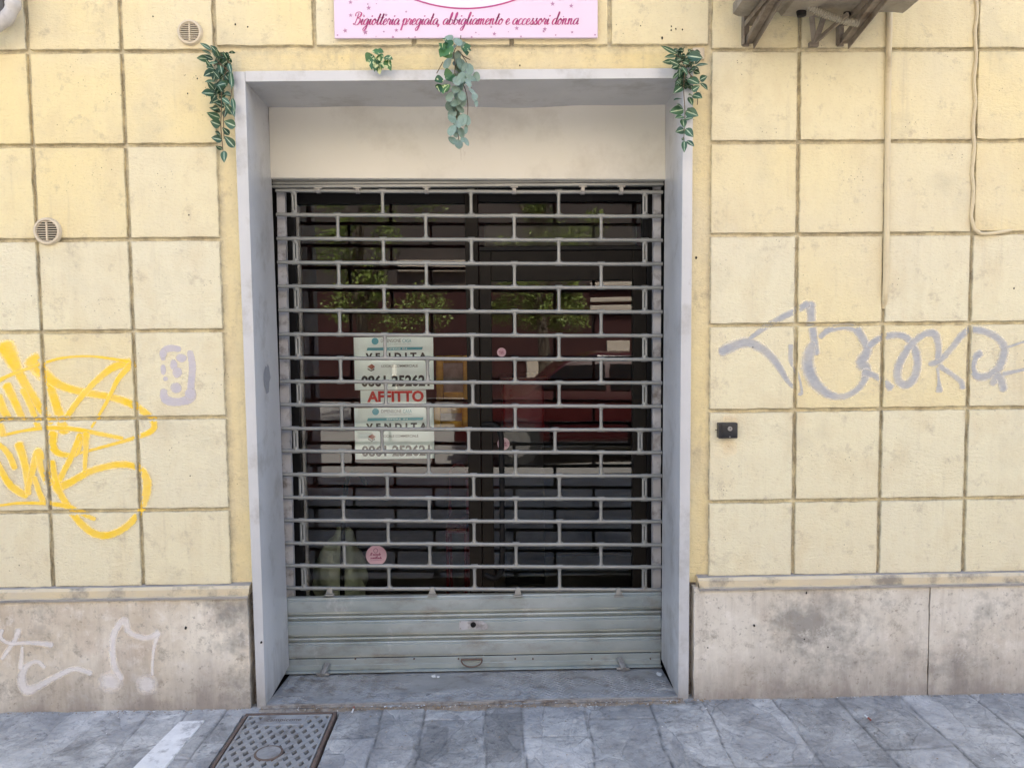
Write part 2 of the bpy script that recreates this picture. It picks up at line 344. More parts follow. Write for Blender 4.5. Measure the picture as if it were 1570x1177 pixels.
MAT['foliage'] = pbr('tree leaf', (.16, .23, .04), (.30, .36, .08), scale=6, rough=.55, bump=0)
MAT['bark'] = pbr('bark', (.11, .085, .06), (.17, .14, .10), scale=12, rough=.9, bump=.6, bscale=40, bdist=.01)
MAT['carpaint'] = pbr('maroon car paint', (.055, .007, .008), rough=.25, bump=0, rvar=.03)
MAT['cargl'] = pbr('dark car glass', (.01, .012, .014), rough=.08, bump=0, rvar=.02)
MAT['tyre'] = pbr('tyre', (.02, .02, .02), rough=.8, bump=.1)

add_scuffs(MAT['alu'], (.27, .26, .24), 9, .64, .70, .4, (.24, .22, .20))
add_scuffs(MAT['fascia'], (.40, .34, .25), 6, .63, .72, .5)
add_scuffs(MAT['slat'], (.66, .68, .67), 5, .58, .68, .45)
add_scuffs(MAT['bar'], (.19, .14, .10), 30, .63, .70, .5)
add_scuffs(MAT['conduit'], (.38, .30, .19), 20, .58, .68, .5)
# ---------------------------------------------------------------- object helpers
def empty(name, label, cat, loc=(0, 0, 0), group=None, kind=None):
    o = bpy.data.objects.new(name, None); C.objects.link(o); o.location = loc
    o['label'] = label; o['category'] = cat
    if group: o['group'] = group
    if kind: o['kind'] = kind
    return o
def mk(name, bm, mat, parent=None, smooth=False, label=None, cat=None, kind=None, group=None):
    me = bpy.data.meshes.new(name); bm.normal_update(); bm.to_mesh(me); bm.free()
    for m in (mat if isinstance(mat, (list, tuple)) else [mat]): me.materials.append(m)
    if smooth:
        me.polygons.foreach_set('use_smooth', [True]*len(me.polygons))
        try: me.set_sharp_from_angle(angle=rad(40))
        except Exception: pass
    o = bpy.data.objects.new(name, me); C.objects.link(o)
    if parent is not None:
        o.parent = parent; o.matrix_parent_inverse = Matrix.Translation(-par_loc(parent))
    if label: o['label'] = label
    if cat: o['category'] = cat
    if kind: o['kind'] = kind
    if group: o['group'] = group
    return o
def par_loc(p):
    return p.location.copy() if p.type == 'EMPTY' else Vector((0, 0, 0))
def B(): return bmesh.new()
def box(bm, x0, x1, y0, y1, z0, z1, bev=0.0, seg=2, mi=0):
    r = bmesh.ops.create_cube(bm, size=1.0)
    vs = r['verts']
    for v in vs: v.co = Vector(((x0+x1)/2 + v.co.x*(x1-x0), (y0+y1)/2 + v.co.y*(y1-y0), (z0+z1)/2 + v.co.z*(z1-z0)))
    fs = list({f for v in vs for f in v.link_faces})
    for f in fs: f.material_index = mi
    if bev > 0:
        es = list({e for v in vs for e in v.link_edges})
        bmesh.ops.bevel(bm, geom=es, offset=bev, segments=seg, profile=.5, affect='EDGES')
def hexa(bm, pts, bev=0.0, seg=2, mi=0):
    """8 corners: 0-3 front loop, 4-7 back loop in the same order"""
    vs = [bm.verts.new(p) for p in pts]
    fs = []
    for q in ((0, 1, 2, 3), (7, 6, 5, 4), (0, 4, 5, 1), (1, 5, 6, 2), (2, 6, 7, 3), (3, 7, 4, 0)):
        f = bm.faces.new([vs[i] for i in q]); f.material_index = mi; fs.append(f)
    bmesh.ops.recalc_face_normals(bm, faces=fs)
    if bev > 0:
        es = list({e for v in vs for e in v.link_edges})
        bmesh.ops.bevel(bm, geom=es, offset=bev, segments=seg, profile=.5, affect='EDGES')
def bar_between(bm, a, b, wx, wy, up=Vector((0, 0, 1)), bev=0.0):
    a = Vector(a); b = Vector(b); d = (b-a).normalized(); s = d.cross(up)
    if s.length < 1e-4: s = d.cross(Vector((1, 0, 0)))
    s.normalize(); u = s.cross(d).normalized()
    f = [a + s*sx*wx/2 + u*su*wy/2 for sx, su in ((-1, -1), (1, -1), (1, 1), (-1, 1))]
    g = [p + (b-a) for p in f]
    hexa(bm, f+g, bev)
def tube(bm, pts, r, seg=12, cap=True, mi=0, uvlay=None):
    pts = [Vector(p) for p in pts]; n = len(pts); rings = []
    rr = r if isinstance(r, (list, tuple)) else [r]*n
    t0 = (pts[1]-pts[0]).normalized(); ref = Vector((0, 0, 1)) if abs(t0.z) < .9 else Vector((1, 0, 0))
    nrm = t0.cross(ref).normalized()
    for i, p in enumerate(pts):
        a = pts[max(0, i-1)]; b = pts[min(n-1, i+1)]; t = (b-a).normalized()
        nrm = (nrm - t*nrm.dot(t)).normalized(); bn = t.cross(nrm)
        rings.append([bm.verts.new(p + (nrm*math.cos(2*math.pi*k/seg) + bn*math.sin(2*math.pi*k/seg))*rr[i]) for k in range(seg)])
    for i in range(n-1):
        for k in range(seg):
            f = bm.faces.new((rings[i][k], rings[i][(k+1) % seg], rings[i+1][(k+1) % seg], rings[i+1][k])); f.material_index = mi
    if cap:
        f = bm.faces.new(rings[0][::-1]); f.material_index = mi; f = bm.faces.new(rings[-1]); f.material_index = mi
def disc(bm, c, r, y0, y1, seg=32, mi=0, rz=None):
    """round plate facing -Y"""
    rz = rz or r; c = Vector(c)
    fr = [bm.verts.new((c.x+r*math.cos(2*math.pi*k/seg), y0, c.z+rz*math.sin(2*math.pi*k/seg))) for k in range(seg)]
    bk = [bm.verts.new((v.co.x, y1, v.co.z)) for v in fr]
    bm.faces.new(fr).material_index = mi; bm.faces.new(bk[::-1]).material_index = mi
    for k in range(seg): bm.faces.new((fr[k], bk[k], bk[(k+1) % seg], fr[(k+1) % seg])).material_index = mi
def lathe_y(bm, c, prof, seg=40, mi=0):
    """profile (radius, y) turned about the Y axis through c"""
    c = Vector(c); rings = []
    for r, y in prof: rings.append([bm.verts.new((c.x+r*math.cos(2*math.pi*k/seg), c.y+y, c.z+r*math.sin(2*math.pi*k/seg))) for k in range(seg)])
    for a, b in zip(rings, rings[1:]):
        for k in range(seg): bm.faces.new((a[k], a[(k+1) % seg], b[(k+1) % seg], b[k])).material_index = mi
    bmesh.ops.recalc_face_normals(bm, faces=bm.faces[:])
def crom(pts, step):
    pts = [Vector(p) for p in pts]
    if len(pts) == 2: pts = [pts[0], (pts[0]+pts[1])/2, pts[1]]
    out = []; n = len(pts)
    for i in range(n-1):
        p0 = pts[max(0, i-1)]; p1 = pts[i]; p2 = pts[i+1]; p3 = pts[min(n-1, i+2)]
        k = max(1, int((p2-p1).length/step))
        for j in range(k):
            t = j/k
            out.append(.5*((2*p1)+(p2-p0)*t+(2*p0-5*p1+4*p2-p3)*t*t+(3*p1-p0-3*p2+p3)*t**3))
    out.append(pts[-1]); return out
def fbm(p, o=4): return noise.fractal(Vector(p), 1.0, 2.0, o, noise_basis='PERLIN_ORIGINAL')

# ================================================================= GROUND
def ground_sheet(name, x0, x1, y0, y1, z, mat, label=None, nx=1, ny=1):
    bm = B(); g = [[bm.verts.new((x0+(x1-x0)*i/nx, y0+(y1-y0)*j/ny, z)) for i in range(nx+1)] for j in range(ny+1)]
    for j in range(ny):
        for i in range(nx): bm.faces.new((g[j][i], g[j][i+1], g[j+1][i+1], g[j+1][i]))
    return mk(name, bm, mat, kind='structure', label=label)
ground_sheet('ground', -90, 90, -90, 60, -.16, MAT['asphalt'])
ground_sheet('road', -60, 60, -10.2, -4.25, -.13, MAT['farpave'])
bm = B(); box(bm, -60, 60, -30, -10.2, -.15, 0.0, .01)
mk('far_pavement', bm, MAT['farpave'], kind='structure')
bm = B(); box(bm, -60, 60, -4.25, -4.05, -.15, .004, .012)
mk('kerb', bm, MAT['farpave'], kind='structure')

# riven slabs in front of the shop: real relief, slab joints, slab tones
slabs = []
xe = [-3.3]
rs = random.Random(3)
cuts = [G(x, 1120).x for x in (-40, 205, 262, 318, 590-14, 650-8, 745, 802, 905, 1010, 1100, 1225, 1330, 1440, 1560)]
cuts = [-3.6, -3.1, -2.7] + cuts + [cuts[-1]+.35, cuts[-1]+.8, cuts[-1]+1.3]
cuts = sorted(cuts)
cols = []
for i in range(len(cuts)-1):
    ys = [0.2]; y = 0.2-rs.uniform(.35, .85)
    while y > -4.3: ys.append(y); y -= rs.uniform(.45, .95)
    ys.append(-4.4); cols.append((cuts[i], cuts[i+1], ys, [rs.uniform(.78, 1.10) for _ in ys], [rs.uniform(-.0025, .0025) for _ in ys]))
darkA = [G(*q) for q in ((745, 1092), (800, 1090), (800, 1166), (746, 1166))]
blob = [G(*q) for q in ((655, 1108), (688, 1112), (686, 1150), (660, 1168), (628, 1160), (630, 1140), (648, 1125))]
tri = [G(*q) for q in ((1028, 1130), (1062, 1152), (1090, 1176), (1040, 1177))]
def inpoly(x, y, poly):
    c = False; n = len(poly)
    for i in range(n):
        a = poly[i]; b_ = poly[(i+1) % n]
        if (a.y > y) != (b_.y > y) and x < (b_.x-a.x)*(y-a.y)/(b_.y-a.y)+a.x: c = not c
    return c
MH0 = G(380, 1096); MH1 = G(512, 1092)            # manhole cover, two far corners
MHW = MH1.x-MH0.x; MHC = Vector(((MH0.x+MH1.x)/2+.0, MH0.y-MHW*.62, 0))
STRIPE = [G(*q) for q in ((275, 1106), (314, 1104), (258, 1177), (204, 1177))]
def pave_h(x, y):
    wob = .018*fbm((x*3.1, y*2.2, 1.7), 3)
    x2 = x+wob; y2 = y+.02*fbm((x*2.3+9, y*3.3, 4), 3)
    tone = 1; dh = 0; jd = 1
    for a, b_, ys, tn, hh in cols:
        if a <= x2 < b_:
            jd = min(x2-a, b_-x2)
            for k in range(len(ys)-1):
                if ys[k+1] <= y2 < ys[k]:
                    jd = min(jd, ys[k]-y2, y2-ys[k+1]); tone = tn[k]; dh = hh[k]; break
            break
    n1 = fbm((x*3.4, y*3.4, 0), 5)+.5*fbm((x*1.3, y*1.3, 8), 3)
    h = dh + .0080*(math.floor(n1*7)/7+ .25*min(1, (n1*7-math.floor(n1*7))*6)) + .0014*fbm((x*22, y*22, 3), 4)
    jn = max(0, 1-jd/.007); h -= .006*jn*jn
    tone *= 1-.5*jn
    if inpoly(x+wob*.4, y, darkA): tone *= .70; h = .002+.0006*fbm((x*30, y*30, 1), 2)
    if inpoly(x+wob*.6, y, blob): tone *= .72; h = -.003
    if inpoly(x+wob, y, tri): tone *= .82; h = -.002
    return h-.006, tone
def relief(x0, x1, y0, y1, st):
    bm = B(); nx = int((x1-x0)/st); ny = int((y1-y0)/st)
    lay = bm.verts.layers.float_color.new('tone'); rows = []
    for j in range(ny+1):
        row = []
        for i in range(nx+1):
            x = x0+(x1-x0)*i/nx; y = y0+(y1-y0)*j/ny; h, t = pave_h(x, y)
            if abs(x-MHC.x) < MHW/2+.02 and abs(y-MHC.y) < MHW*.62+.02: h = -.035
            v = bm.verts.new((x, y, h)); v[lay] = (t, t, t*1.02, 1); row.append(v)
        rows.append(row)
    for j in range(ny):
        for i in range(nx): bm.faces.new((rows[j][i], rows[j][i+1], rows[j+1][i+1], rows[j+1][i]))
    return bm
bm = relief(-2.7, 2.9, -1.0, .08, .0075)
mk('pavement', bm, MAT['pave'], smooth=True, kind='structure')
bm = relief(-9, 9, -4.05, -1.0, .05)
mk('pavement', bm, MAT['pave'], smooth=True, kind='structure')
bm = B(); lay = bm.verts.layers.float_color.new('tone')
for xa, xb in ((-9, -2.7), (2.9, 9)):
    f = bm.faces.new([bm.verts.new(q) for q in ((xa, -1, -.006), (xb, -1, -.006), (xb, .08, -.006), (xa, .08, -.006))])
    for v in f.verts: v[lay] = (.95, .95, .95, 1)
mk('pavement', bm, MAT['pave'], kind='structure')
bm = B()
top = [Vector((p.x, p.y, .003)) for p in STRIPE]; bot = [Vector((p.x, p.y, -.03)) for p in STRIPE]
e = (STRIPE[3]-STRIPE[0]); 
for k in (2, 3): top[k] = top[k]+e*.9*Vector((1, 1, 0)).length/1.414; top[k].z = .003; bot[k] = Vector((top[k].x, top[k].y, -.03))
hexa(bm, top+bot, .003)
mk('pale_paving_strip', bm, MAT['marble'], kind='structure')

# ================================================================= BUILDING
YB = .018             # flat band behind the block faces
bld = empty('shop_building', 'cream rendered building front of square blocks above a stained stone plinth', 'building')
GW = .0140
XL = [P(x, 500, 0).x for x in (-217, -77, 63, 203.5)] + [P(341, 500, 0).x+GW/2]
XR = [P(1089, 500, 0).x-GW/2] + [P(x, 500, 0).x for x in (1220.5, 1354, 1486.8, 1619, 1751)]
ZJ = [P(785, y, 0).z for y in (888, 774, 634, 502, 363, 220, 77.5, -66, -208)]
XT = [XL[-1]-.0, P(482, 60, 0).x, P(635, 60, 0).x, P(785, 60, 0).x, P(935, 60, 0).x, XR[0]]
blocks = []
for xs in (XL, XR):
    for i in range(len(xs)-1):
        for j in range(len(ZJ)-1):
            blocks.append((xs[i]+GW/2, xs[i+1]-GW/2, ZJ[j]+(GW/2 if j else 0), ZJ[j+1]-GW/2, j))
ZTOP = P(600, 71, 0).z
for i in range(len(XT)-1):
    blocks.append((XT[i]+GW/2, XT[i+1]-GW/2, ZTOP+.004, ZJ[7]-GW/2, 6)); blocks.append((XT[i]+GW/2, XT[i+1]-GW/2, ZJ[7]+GW/2, ZJ[8]-GW/2, 7))
def wall_y(x, z):
    for a, b_, c, d, _ in blocks:
        if a+.002 < x < b_-.002 and c+.002 < z < d-.002: return 0.0
    return YB
bm = B(); lay = bm.verts.layers.float_color.new('tone')
br = random.Random(11)
for (x0, x1, z0, z1, row) in blocks:
    tone = br.uniform(.35, 1.0) if row < 4 else br.uniform(.05, .75)
    if row < 2: tone = br.uniform(.8, 1)
    sd_ = br.uniform(0, 90); N = 22; dy = br.uniform(-.0005, .0004)
    rings = []
    for (off, y, jit, ed) in ((0.0, YB+.004, .0010, .9), (.0008, .003, .0011, .9), (.0030, .0004+dy*.5, .0012, .22), (.008, dy, .0006, .05), (.03, dy, 0, 0)):
        ring = []
        for s_ in range(4):
            for k in range(N):
                u = k/N
                if s_ == 0: x, z = x0+off+(x1-x0-2*off)*u, z0+off
                elif s_ == 1: x, z = x1-off, z0+off+(z1-z0-2*off)*u
                elif s_ == 2: x, z = x1-off-(x1-x0-2*off)*u, z1-off
                else: x, z = x0+off, z1-off-(z1-z0-2*off)*u
                jx = jit*fbm((x*16+sd_, z*16, 0), 4)*2.2; jz = jit*fbm((x*16, z*16+sd_, 5), 4)*2.2
                chip = max(0, fbm((x*7+sd_*3, z*7, 2), 3)-.34)*.02 if ed > .3 else 0
                cx = (x0+x1)/2; cz = (z0+z1)/2
                x += jx + chip*(1 if x < cx else -1)*(1 if s_ in (1, 3) else 0); z += jz + chip*(1 if z < cz else -1)*(1 if s_ in (0, 2) else 0)
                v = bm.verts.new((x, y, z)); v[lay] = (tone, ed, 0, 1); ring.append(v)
        rings.append(ring)
    L = 4*N
    for a, b_ in zip(rings, rings[1:]):
        for k in range(L): bm.faces.new((a[k], a[(k+1) % L], b_[(k+1) % L], b_[k]))
    bm.faces.new(rings[-1])
bmesh.ops.recalc_face_normals(bm, faces=bm.faces[:])
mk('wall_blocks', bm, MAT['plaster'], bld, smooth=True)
# flat band behind (with the door opening left out)
FL = [P(357, 110, 0).x, P(1062, 110, 0).x]
ox0, ox1, oz1 = max(P(357, 110, -.028).x, P(393.5, 1074, -.028).x)+.006, min(P(1063, 103, -.028).x, P(1055.7, 1063, -.028).x)-.006, P(700, 116, 0).z
bm = B(); lay = bm.verts.layers.float_color.new('tone')
def sheet(x0, x1, z0, z1, y, tone):
    nx = max(1, int((x1-x0)/.04)); nz = max(1, int((z1-z0)/.04))
    g = []
    for j in range(nz+1):
        row = []
        for i in range(nx+1):
            x = x0+(x1-x0)*i/nx; z = z0+(z1-z0)*j/nz
            v = bm.verts.new((x, y+.0012*fbm((x*9, z*9, 0), 3), z)); 
            ing = 0.8 if not (XL[-1]-.005 < x < XR[0]+.005 and z < ZTOP-.004) else .12  # joint backs coloured darker, for grime and the soft shade between blocks
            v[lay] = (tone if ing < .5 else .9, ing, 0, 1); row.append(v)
        g.append(row)
    for j in range(nz):
        for i in range(nx): bm.faces.new((g[j][i], g[j][i+1], g[j+1][i+1], g[j+1][i]))
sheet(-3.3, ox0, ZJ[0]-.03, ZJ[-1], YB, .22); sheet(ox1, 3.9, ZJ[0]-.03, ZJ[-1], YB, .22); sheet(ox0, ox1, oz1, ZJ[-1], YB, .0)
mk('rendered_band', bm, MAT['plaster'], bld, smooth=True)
for xa_, xb_ in ((-3.3, ox0), (ox1, 3.9)):
    bm = B(); box(bm, xa_, xb_, YB, YB+.02, -.06, ZJ[0]-.031); mk('plinth_backing', bm, MAT['mortar'], bld)
# upper storeys and the ends of the building (what shades the pavement)
bm = B(); box(bm, -16, 16, .01, 9, ZJ[-1]-.004, 6.9, .01)
box(bm, -16, -3.3, .01, 9, -.05, ZJ[-1]-.008); box(bm, 3.9, 16, .01, 9, -.05, ZJ[-1]-.008); box(bm, -3.3, 3.9, 8, 9, -.05, ZJ[-1]-.008)
mk('upper_storey', bm, MAT['conduit'], bld)

# plinth slabs
def plinth(xa, xb, za, zb, name='plinth_slab', y=-.032, label=None, seed=0):
    bm = B(); N = 60; M_ = 22; g = []
    for j in range(M_+1):
        row = []
        for i in range(N+1):
            u = i/N; vv = j/M_
            x = xa+(xb-xa)*u; z = za+(zb-za)*vv
            if i in (0, N): x += .004*fbm((seed, z*14, 0), 4)
            yy = y+.0022*fbm((x*6+seed, z*6, 2), 4)
            row.append(bm.verts.new((x, yy, z)))
        g.append(row)
    for j in range(M_):
        for i in range(N): bm.faces.new((g[j][i], g[j][i+1], g[j+1][i+1], g[j+1][i]))
    # returns: back edge
    def strip(vs):
        bk = [bm.verts.new((v.co.x, YB+.002, v.co.z)) for v in vs]
        for k in range(len(vs)-1): bm.faces.new((vs[k], vs[k+1], bk[k+1], bk[k]))
    strip([r[0] for r in g]); strip([r[-1] for r in g]); strip(g[-1]); strip(g[0])
    bmesh.ops.recalc_face_normals(bm, faces=bm.faces[:])
    mk(name, bm, MAT['stone' if seed == 1 else 'stone_pale'], bld, smooth=True, label=label)
YP = -.032
ZPL = P(200, 917, YP).z; ZPR = P(1300, 896, YP).z; ZP = (ZPL+ZPR)/2
xpl = P(382, 1000, YP).x; xpj = P(1424, 980, YP).x; xpr = P(1064, 1000, YP).x
plinth(-3.3, xpl, -.06, ZP, seed=1, label='brown stained plinth slab with white graffiti')
plinth(xpr, xpj-.003, -.06, ZP, seed=5)
plinth(xpj+.003, 3.9, -.06, ZP, seed=9)
# moulding on the plinth: sloped ledge + band + ledge
def mould(xa, xb, ra=0):
    prof = [(YB+.002, ZJ[0]+.004), (-.014, ZJ[0]-.002), (-.026, ZJ[0]-.012), (-.027, ZJ[0]-.040), (-.036, ZJ[0]-.044), (-.043, ZJ[0]-.050), (-.043, ZP+.001), (YB+.002, ZP+.001)]
    bm = B(); N = 70; rows = []
    for i in range(N+1):
        x = xa+(xb-xa)*i/N
        rows.append([bm.verts.new((x, y+.0016*fbm((x*11, k*3, 1), 3), z+.0018*fbm((x*8, k*5, 3), 3))) for k, (y, z) in enumerate(prof)])
    for a, b_ in zip(rows, rows[1:]):
        for k in range(len(prof)-1):
            f = bm.faces.new((a[k], b_[k], b_[k+1], a[k+1])); f.material_index = 1 if k in (0, 3, 4, 5) else 0
    bm.faces.new(rows[0]); bm.faces.new(rows[-1][::-1])
    bmesh.ops.recalc_face_normals(bm, faces=bm.faces[:])
    mk('plinth_moulding', bm, [MAT['mould'], MAT['dirtyledge']], bld)
mould(-3.3, P(380, 905, -.04).x); mould(P(1072, 890, -.04).x, 3.9)
# small drill holes and scars in the plaster
bm = B()
for (x, y, r) in ((361, 38, 4), (380, 42, 3.5), (235, 26, 3), (303, 121, 3), (288, 144, 3), (290, 330, 3), (292, 729, 2.4), (982, 40, 2.4), (1029, 41, 3), (1029, 47, 3), (1036, 45, 3), (1046, 46, 3), (1015, 59, 4.5), (1067, 395, 5), (797, 101, 3), (1154, 532, 2.2), (1554, 442, 3.5), (30, 866, 2.6), (1236, 908, 4), (1156, 958, 5), (1233, 979, 3.5), (1269, 991, 3), (1085, 992, 3), (285, 962, 6), (1388, 195, 1.6)):
    on_pl = y > 880
    q = P(x, y, YP if on_pl else 0); Y = YP if on_pl else wall_y(q.x, q.z); q = P(x, y, Y)
    n = 9; vs = [bm.verts.new((q.x+r*.0010*random.uniform(.7, 1.2)*math.cos(k*2*math.pi/n), Y-.0028, q.z+r*.0012*random.uniform(.7, 1.3)*math.sin(k*2*math.pi/n))) for k in range(n)]
    c = bm.verts.new((q.x, Y-.0045, q.z))
    for k in range(n): bm.faces.new((vs[k], vs[(k+1) % n], c))
    mk('drill_hole', bm, MAT['hole'], bld); bm = B()

# ---- graffiti: sprayed ribbons lying on the blocks
class Paint:
    def __init__(s, plane): s.bm = B(); s.uv = s.bm.loops.layers.uv.new('UVMap'); s.k = 0; s.plane = plane
    def stroke(s, pts, wd, closed=False):
        s.k += 1
        if s.plane is None: yf = lambda x, z: wall_y(x, z); Y0 = 0
        else: yf = lambda x, z: s.plane; Y0 = s.plane
        q = [P(x, y, Y0) for x, y in pts]
        ws = wd if isinstance(wd, (list, tuple)) else [wd]*len(pts)
        ppm = 360.0
        d3 = [Vector((a.x, a.z, w_/ppm)) for a, w_ in zip(q, ws)]
        c = crom(d3, .006)
        L = [0]
        for a, b_ in zip(c, c[1:]): L.append(L[-1]+math.hypot(b_.x-a.x, b_.y-a.y))
        tot = L[-1]; NS = 6; rows = []
        for i, p in enumerate(c):
            a = c[max(0, i-1)]; b_ = c[min(len(c)-1, i+1)]
            t = Vector((b_.x-a.x, b_.y-a.y)); t = t.normalized() if t.length > 1e-7 else Vector((1, 0)); n = Vector((-t.y, t.x)); row = []
            for k in range(NS+1):
                v = k/NS; o = (v-.5)*p.z*1.48
                x = p.x+n.x*o; z = p.y+n.y*o; y = yf(x, z)
                hw = p.z*.5
                u = min(1.0, min(L[i], tot-L[i])/max(hw, 1e-4))
                row.append((s.bm.verts.new((x, y-.0013-.00022*s.k-.0003*i/len(c), z)), u, v, y))
            rows.append(row)
        for a, b_ in zip(rows, rows[1:]):
            for k in range(NS):
                q4 = (a[k], a[k+1], b_[k+1], b_[k])
                ys = [t[3] for t in q4]
                if max(ys)-min(ys) > .001: continue
                if len({t[0] for t in q4}) < 4: continue
                f = s.bm.faces.new([t[0] for t in q4])
                for lp, t in zip(f.loops, q4): lp[s.uv].uv = (t[1], t[2])
    def dab(s, px, py, rx, ry=None):
        s.k += 1; ry = ry or rx; Y0 = 0 if s.plane is None else s.plane; c = P(px, py, Y0); n = 22
        yf = wall_y(c.x, c.z) if s.plane is None else s.plane; yv = yf-.0013-.00022*s.k
        cv = s.bm.verts.new((c.x, yv, c.z)); vs = [s.bm.verts.new((c.x+rx/360*math.cos(k*6.2832/n), yv, c.z+ry/360*math.sin(k*6.2832/n))) for k in range(n)]
        for k in range(n):
            f = s.bm.faces.new((cv, vs[k], vs[(k+1) % n]))
            for lp in f.loops: lp[s.uv].uv = (1.0, .5) if lp.vert == cv else (1.0, 0.0)
    def done(s, mat, label):
        bmesh.ops.recalc_face_normals(s.bm, faces=s.bm.faces[:])
        for f in s.bm.faces:
            if f.normal.y > 0: f.normal_flip()
        return mk('graffiti', s.bm, mat, bld, label=label)
# coordinates of the yellow tag are read off one enlargement: px = x/3.566, py = 510 + y/3.566
def Y5(l): return [(x/3.566, 510+y/3.566) for x, y in l]
g = Paint(None)
g.stroke(Y5([(10, 40), (60, 130), (110, 230), (200, 380), (290, 500)]), [26, 20, 13, 12, 9])
g.stroke(Y5([(155, 120), (215, 200), (280, 310), (360, 560)]), [28, 20, 12, 14])
g.stroke(Y5([(190, 170), (260, 240), (340, 290), (460, 325), (600, 350), (720, 390), (830, 470), (830, 535), (700, 585), (520, 635), (400, 665)]), [16, 15, 11, 10, 9, 10, 9, 8, 5, 4, 4])
g.stroke(Y5([(-40, 280), (60, 230), (200, 180), (330, 140), (470, 128), (600, 140), (730, 165)]), [6, 5, 4, 3.5, 3, 3.5, 6])
g.stroke(Y5([(730, 160), (620, 190), (520, 270), (430, 370), (360, 470)]), [13, 10, 8, 8, 8])
g.stroke(Y5([(730, 165), (650, 250), (590, 370), (500, 520)]), [9, 7, 5, 3])
g.stroke(Y5([(30, 270), (80, 370), (130, 480)]), [13, 11, 9]); g.stroke(Y5([(-20, 330), (20, 420), (60, 480)]), [14, 12, 10]); g.stroke(Y5([(-50, 400), (-5, 500), (25, 570)]), [12, 12, 9])
g.stroke(Y5([(120, 300), (170, 400), (215, 525)]), [8, 8, 9])
g.stroke(Y5([(20, 560), (130, 535), (250, 520), (400, 525), (540, 550), (680, 578)]), [4, 4, 6, 6, 6, 5])
g.stroke(Y5([(300, 530), (285, 600), (320, 655), (400, 668), (430, 640), (450, 560)]), [12, 14, 9, 7, 7, 8])
g.stroke(Y5([(445, 545), (400, 660), (350, 760), (300, 850)]), [8, 8, 8, 9]); g.stroke(Y5([(475, 535), (472, 640), (465, 770)]), [10, 7, 5])
g.stroke(Y5([(290, 860), (380, 820), (500, 755), (640, 720), (740, 730), (800, 790), (800, 880), (760, 980), (690, 1060), (590, 1105), (500, 1085), (420, 1010), (340, 890), (300, 800), (285, 690)]), [13, 10, 9, 9, 9, 12, 12, 9, 9, 10, 10, 10, 9, 12, 9])
g.stroke(Y5([(100, 590), (140, 720), (160, 890)]), [13, 10, 8]); g.stroke(Y5([(160, 895), (60, 830), (-20, 690), (-60, 600)]), [10, 10, 8, 6])
g.stroke(Y5([(150, 880), (175, 780), (215, 650), (240, 760), (290, 840)]), [7, 8, 12, 11, 13]); g.stroke(Y5([(190, 780), (215, 860), (250, 940)]), [7, 8, 9])
g.stroke(Y5([(-10, 600), (50, 660), (90, 750)]), [6, 9, 8])
g.stroke(Y5([(-20, 945), (100, 930), (230, 930), (370, 945), (450, 985), (530, 1020)]), [3, 4, 5, 7, 6, 6])
g.done(MAT['yellow'], 'bold yellow sprayed tag on the blocks left of the door')
# grey tag, px = 1060 + x/3.078, py = 400 + y/3.078
def S5(l): return [(1060+x/3.078, 400+y/3.078) for x, y in l]
g = Paint(None)
g.stroke(S5([(125, 440), (190, 405), (265, 385), (340, 420), (400, 480), (450, 560), (485, 600)]), [13, 15, 14, 13, 11, 7, 4])
g.stroke(S5([(270, 370), (340, 320), (430, 265), (500, 230), (560, 195)]), [5, 8, 9, 9, 12])
g.stroke(S5([(565, 185), (565, 260), (575, 350), (590, 450)]), [13, 13, 11, 11])
g.stroke(S5([(470, 390), (470, 470), (505, 540), (520, 625), (497, 620)]), [7, 7, 3, 4, 4])
g.stroke(S5([(600, 365), (650, 325), (720, 310), (775, 320), (810, 370), (830, 420), (800, 480), (825, 510), (810, 570), (770, 615), (710, 640), (640, 625), (580, 570), (550, 500), (555, 430), (580, 380)]), [7, 9, 11, 13, 12, 13, 16, 14, 10, 9, 9, 13, 17, 18, 16, 9])
g.stroke(S5([(800, 520), (860, 540), (910, 570), (950, 610)]), [12, 9, 10, 12])
g.stroke(S5([(830, 410), (880, 370), (950, 350), (1010, 360), (1050, 410), (1065, 480), (1050, 550), (1010, 585), (975, 560), (975, 500), (1010, 430), (1045, 385), (1100, 345), (1145, 345), (1165, 400), (1160, 470)]), [10, 10, 10, 10, 11, 12, 12, 12, 12, 12, 11, 10, 10, 12, 10, 8])
g.stroke(S5([(1115, 487), (1160, 475), (1220, 420), (1270, 355), (1320, 325), (1390, 335), (1450, 370), (1475, 420), (1450, 500), (1400, 540), (1350, 545), (1328, 510), (1335, 460), (1375, 425)]), [5, 10, 9, 10, 10, 10, 11, 12, 13, 11, 12, 9, 10, 11])
g.stroke(S5([(1160, 490), (1220, 530), (1270, 570), (1280, 610)]), [9, 7, 8, 10]); g.stroke(S5([(1160, 500), (1165, 560), (1170, 625)]), [5, 4, 12])
g.stroke(S5([(1410, 590), (1450, 545), (1475, 620)]), [9, 13, 10]); g.stroke(S5([(1480, 410), (1540, 390), (1620, 360)]), [4, 3, 3]); g.stroke(S5([(1460, 535), (1530, 520), (1620, 500)]), [7, 5, 4])
g.done(MAT['silver'], 'silver grey sprayed tag on the blocks right of the door')
g = Paint(YP)
def W5(l): return [(x/3.7125, 860+y/3.7125) for x, y in l]
g.stroke(W5([(700, 680), (655, 600), (640, 500), (655, 400), (710, 335), (735, 400), (800, 430), (860, 430), (915, 395)]), [9, 10, 9, 9, 10, 9, 8, 8, 10])
g.stroke(W5([(905, 400), (880, 480), (870, 560), (868, 650)]), [7, 5, 4, 4])
g.dab(630/3.7125, 860+685/3.7125, 22, 20); g.dab(838/3.7125, 860+700/3.7125, 20, 20)
